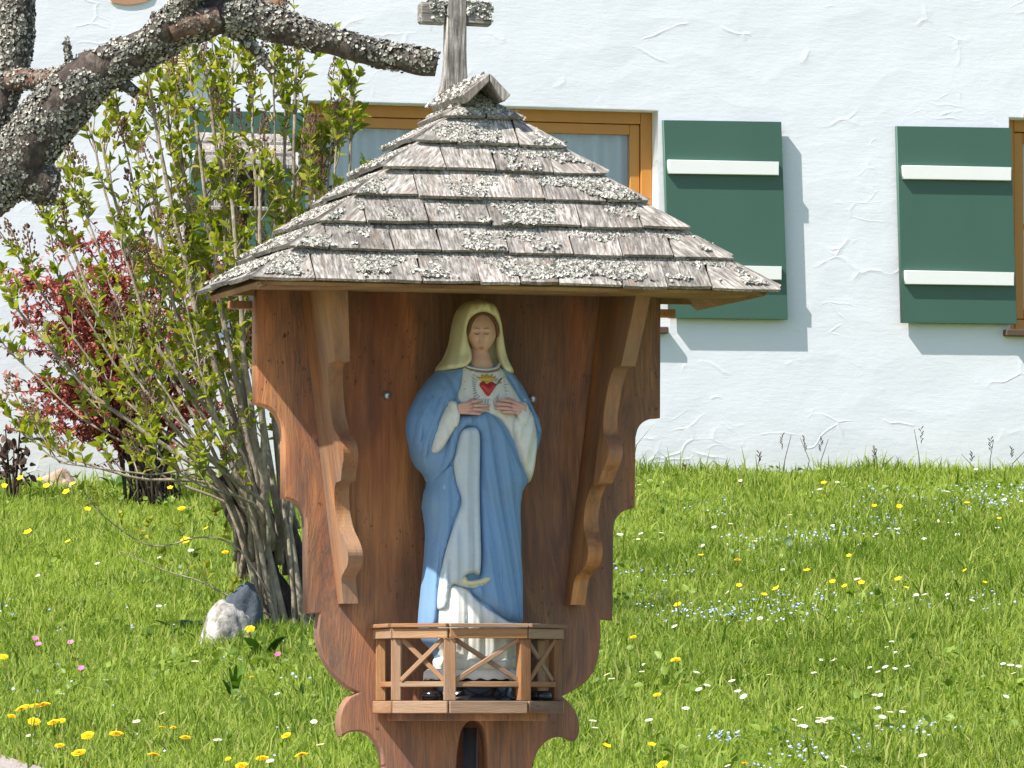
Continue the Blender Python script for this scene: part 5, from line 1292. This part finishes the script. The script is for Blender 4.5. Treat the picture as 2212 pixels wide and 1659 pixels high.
# broad weed leaves, strap leaves, wall-foot stalks
def weed(name, u, v, n, L, w, label, cat='plant', mat=M_DOCK, up=.7, seed=1, group=None):
    p = gnd(u, v); r = random.Random(seed); e = empty(name, p); tag(e, label, cat, group)
    for k in range(n):
        a = r.uniform(0, 2 * PI); q = r.uniform(.5, 1.1) * up; l_ = L * r.uniform(.7, 1.15)
        V, Fc = [], []; m = 6
        for i in range(m + 1):
            t = i / m; ww_ = w * math.sin(PI * min(1, .12 + t * .88)) ** .8 * (1 if t < .98 else .05); rr_ = l_ * t; x = math.cos(a) * rr_ * (1 - q * .5); y = math.sin(a) * rr_ * (1 - q * .5); z = l_ * q * (t - .45 * t * t)
            for s_ in (-1, 0, 1): V.append((x - math.sin(a) * ww_ * s_, y + math.cos(a) * ww_ * s_, z + abs(s_) * ww_ * .3))
        for i in range(m):
            for j in range(2): b_ = i * 3 + j; Fc.append((b_, b_ + 1, b_ + 4, b_ + 3))
        mesh_obj('leaf', V, Fc, mat, e, True)
weed('dock_plant', 345, 1400, 9, .16, .028, 'dark green broad leaved weed left of the pale stone', seed=2, up=.8)
weed('dock_plant', 395, 1385, 8, .17, .03, 'dark green broad leaved weed touching the pale stone', seed=3, up=.8)
weed('dock_plant', 570, 1440, 8, .17, .03, 'dark green broad leaved weed right of the pale stone', seed=4, up=1.0)
weed('iris_clump', 505, 1525, 9, .17, .007, 'clump of upright strap leaves below the pale stone', seed=6, up=1.5)
weed('dock_plant', 255, 1062, 10, .16, .022, 'green leafy plant right of the boulder by the wall', seed=7, up=1.1)
weed('dock_plant', 310, 1064, 12, .19, .024, 'green leafy plant under the red barberry', seed=8, up=1.1)
weed('dock_plant', 375, 1066, 12, .19, .024, 'green leafy plant between barberry and lilac stems', seed=9, up=1.1)
weed('dock_plant', 1698, 1215, 5, .14, .02, 'single dark broad leaf tuft standing in the right meadow', seed=10, up=1.3)
weed('dock_plant', 1858, 1425, 4, .10, .014, 'small broad leaf tuft low in the right meadow', seed=11, up=1.3)
weed('yellow_green_tuft', 1470, 1280, 10, .10, .016, 'yellowish leafy tuft close to the shrine in the right meadow', mat=M_LEAF, seed=12, up=.7)
def stalks(name, spots, mat, group):
    for (u, v, H, lab, sd) in spots:
        p = gnd(u, v); k = F / p.y; h = H * 1.55 / k; r = random.Random(sd); e = empty(name, p); tag(e, lab, 'grass stalk', group)
        V, T = tube([(0, 0, 0), (r.gauss(0, .01), 0, h * .5), (r.gauss(0, .03), 0, h)], [.0026, .002, .0014], 5); np_mesh('stalk', V, T, mat, e, True)
        parts = []
        for q in range(7):
            z = h * (.72 + .28 * q / 6); a = r.uniform(0, 6); parts.append(tube([(0, 0, z), (math.cos(a) * .012, math.sin(a) * .012, z + .014)], [.0018, .0028], 5))
        V, T = join(parts); np_mesh('seed_head', V, T, mat, e, True)
stalks('grass_stalk', [(1690, 1012, 66, 'leaning grass stalk in front of the wall, leftmost of the taller ones', 1), (1738, 1008, 62, 'bent dark grass stalk in front of the wall', 2), (1773, 1004, 60, 'thin grass stalk with seed head in front of the wall', 3), (1888, 1000, 46, 'curved dark grass stalk alone before the white wall', 4), (1990, 995, 72, 'tallest grass stalk before the white wall', 5), (2100, 992, 36, 'short brownish stalk before the wall at right', 6), (2140, 990, 56, 'reddish brown seed stalk near the right edge', 7), (2185, 988, 42, 'grass stalk closest to the right edge', 8), (1640, 1015, 42, 'short grass stalk before the wall close to the shrine', 9), (1480, 1018, 26, 'low grass stalk right beside the shrine', 10)], M_DRY, 'stalks along the foot of the wall')
# withered dark plant at the far left
def withered():
    p = at(28, 1052, 27.3); p.z = gz(p.y); e = empty('withered_plant', p); tag(e, 'withered dark brown plant before the wall at the left edge', 'plant'); r = random.Random(4); k = F / p.y
    for (u, v) in ((12, 930), (45, 905), (30, 960), (52, 985), (5, 975)):
        q = at(u, v, p.y) - p; V, T = tube([(r.gauss(0, .02), 0, 0), (q.x * .6, 0, q.z * .5), (q.x, 0, q.z)], [.007, .006, .003], 6); np_mesh('stalk', V, T, M_DRY, e, True)
        n = 16; P = np.array([[q.x + r.gauss(0, .015), r.gauss(0, .02), q.z * (1 - .5 * r.random())] for _ in range(n)])
        V, T = scatter(LEAF_V, LEAF_T, P, frames(rng.normal(0, 1, (n, 3)), rng.normal(0, 1, (n, 3))), rng.uniform(.03, .07, n)); np_mesh('dry_leaves', V, T, M_DRY, e, False, np.repeat(rng.random(n), len(LEAF_V)))
withered()
print('objects', len(bpy.data.objects), 'tris', sum(len(m.loops) - 2 * len(m.polygons) for m in bpy.data.meshes))
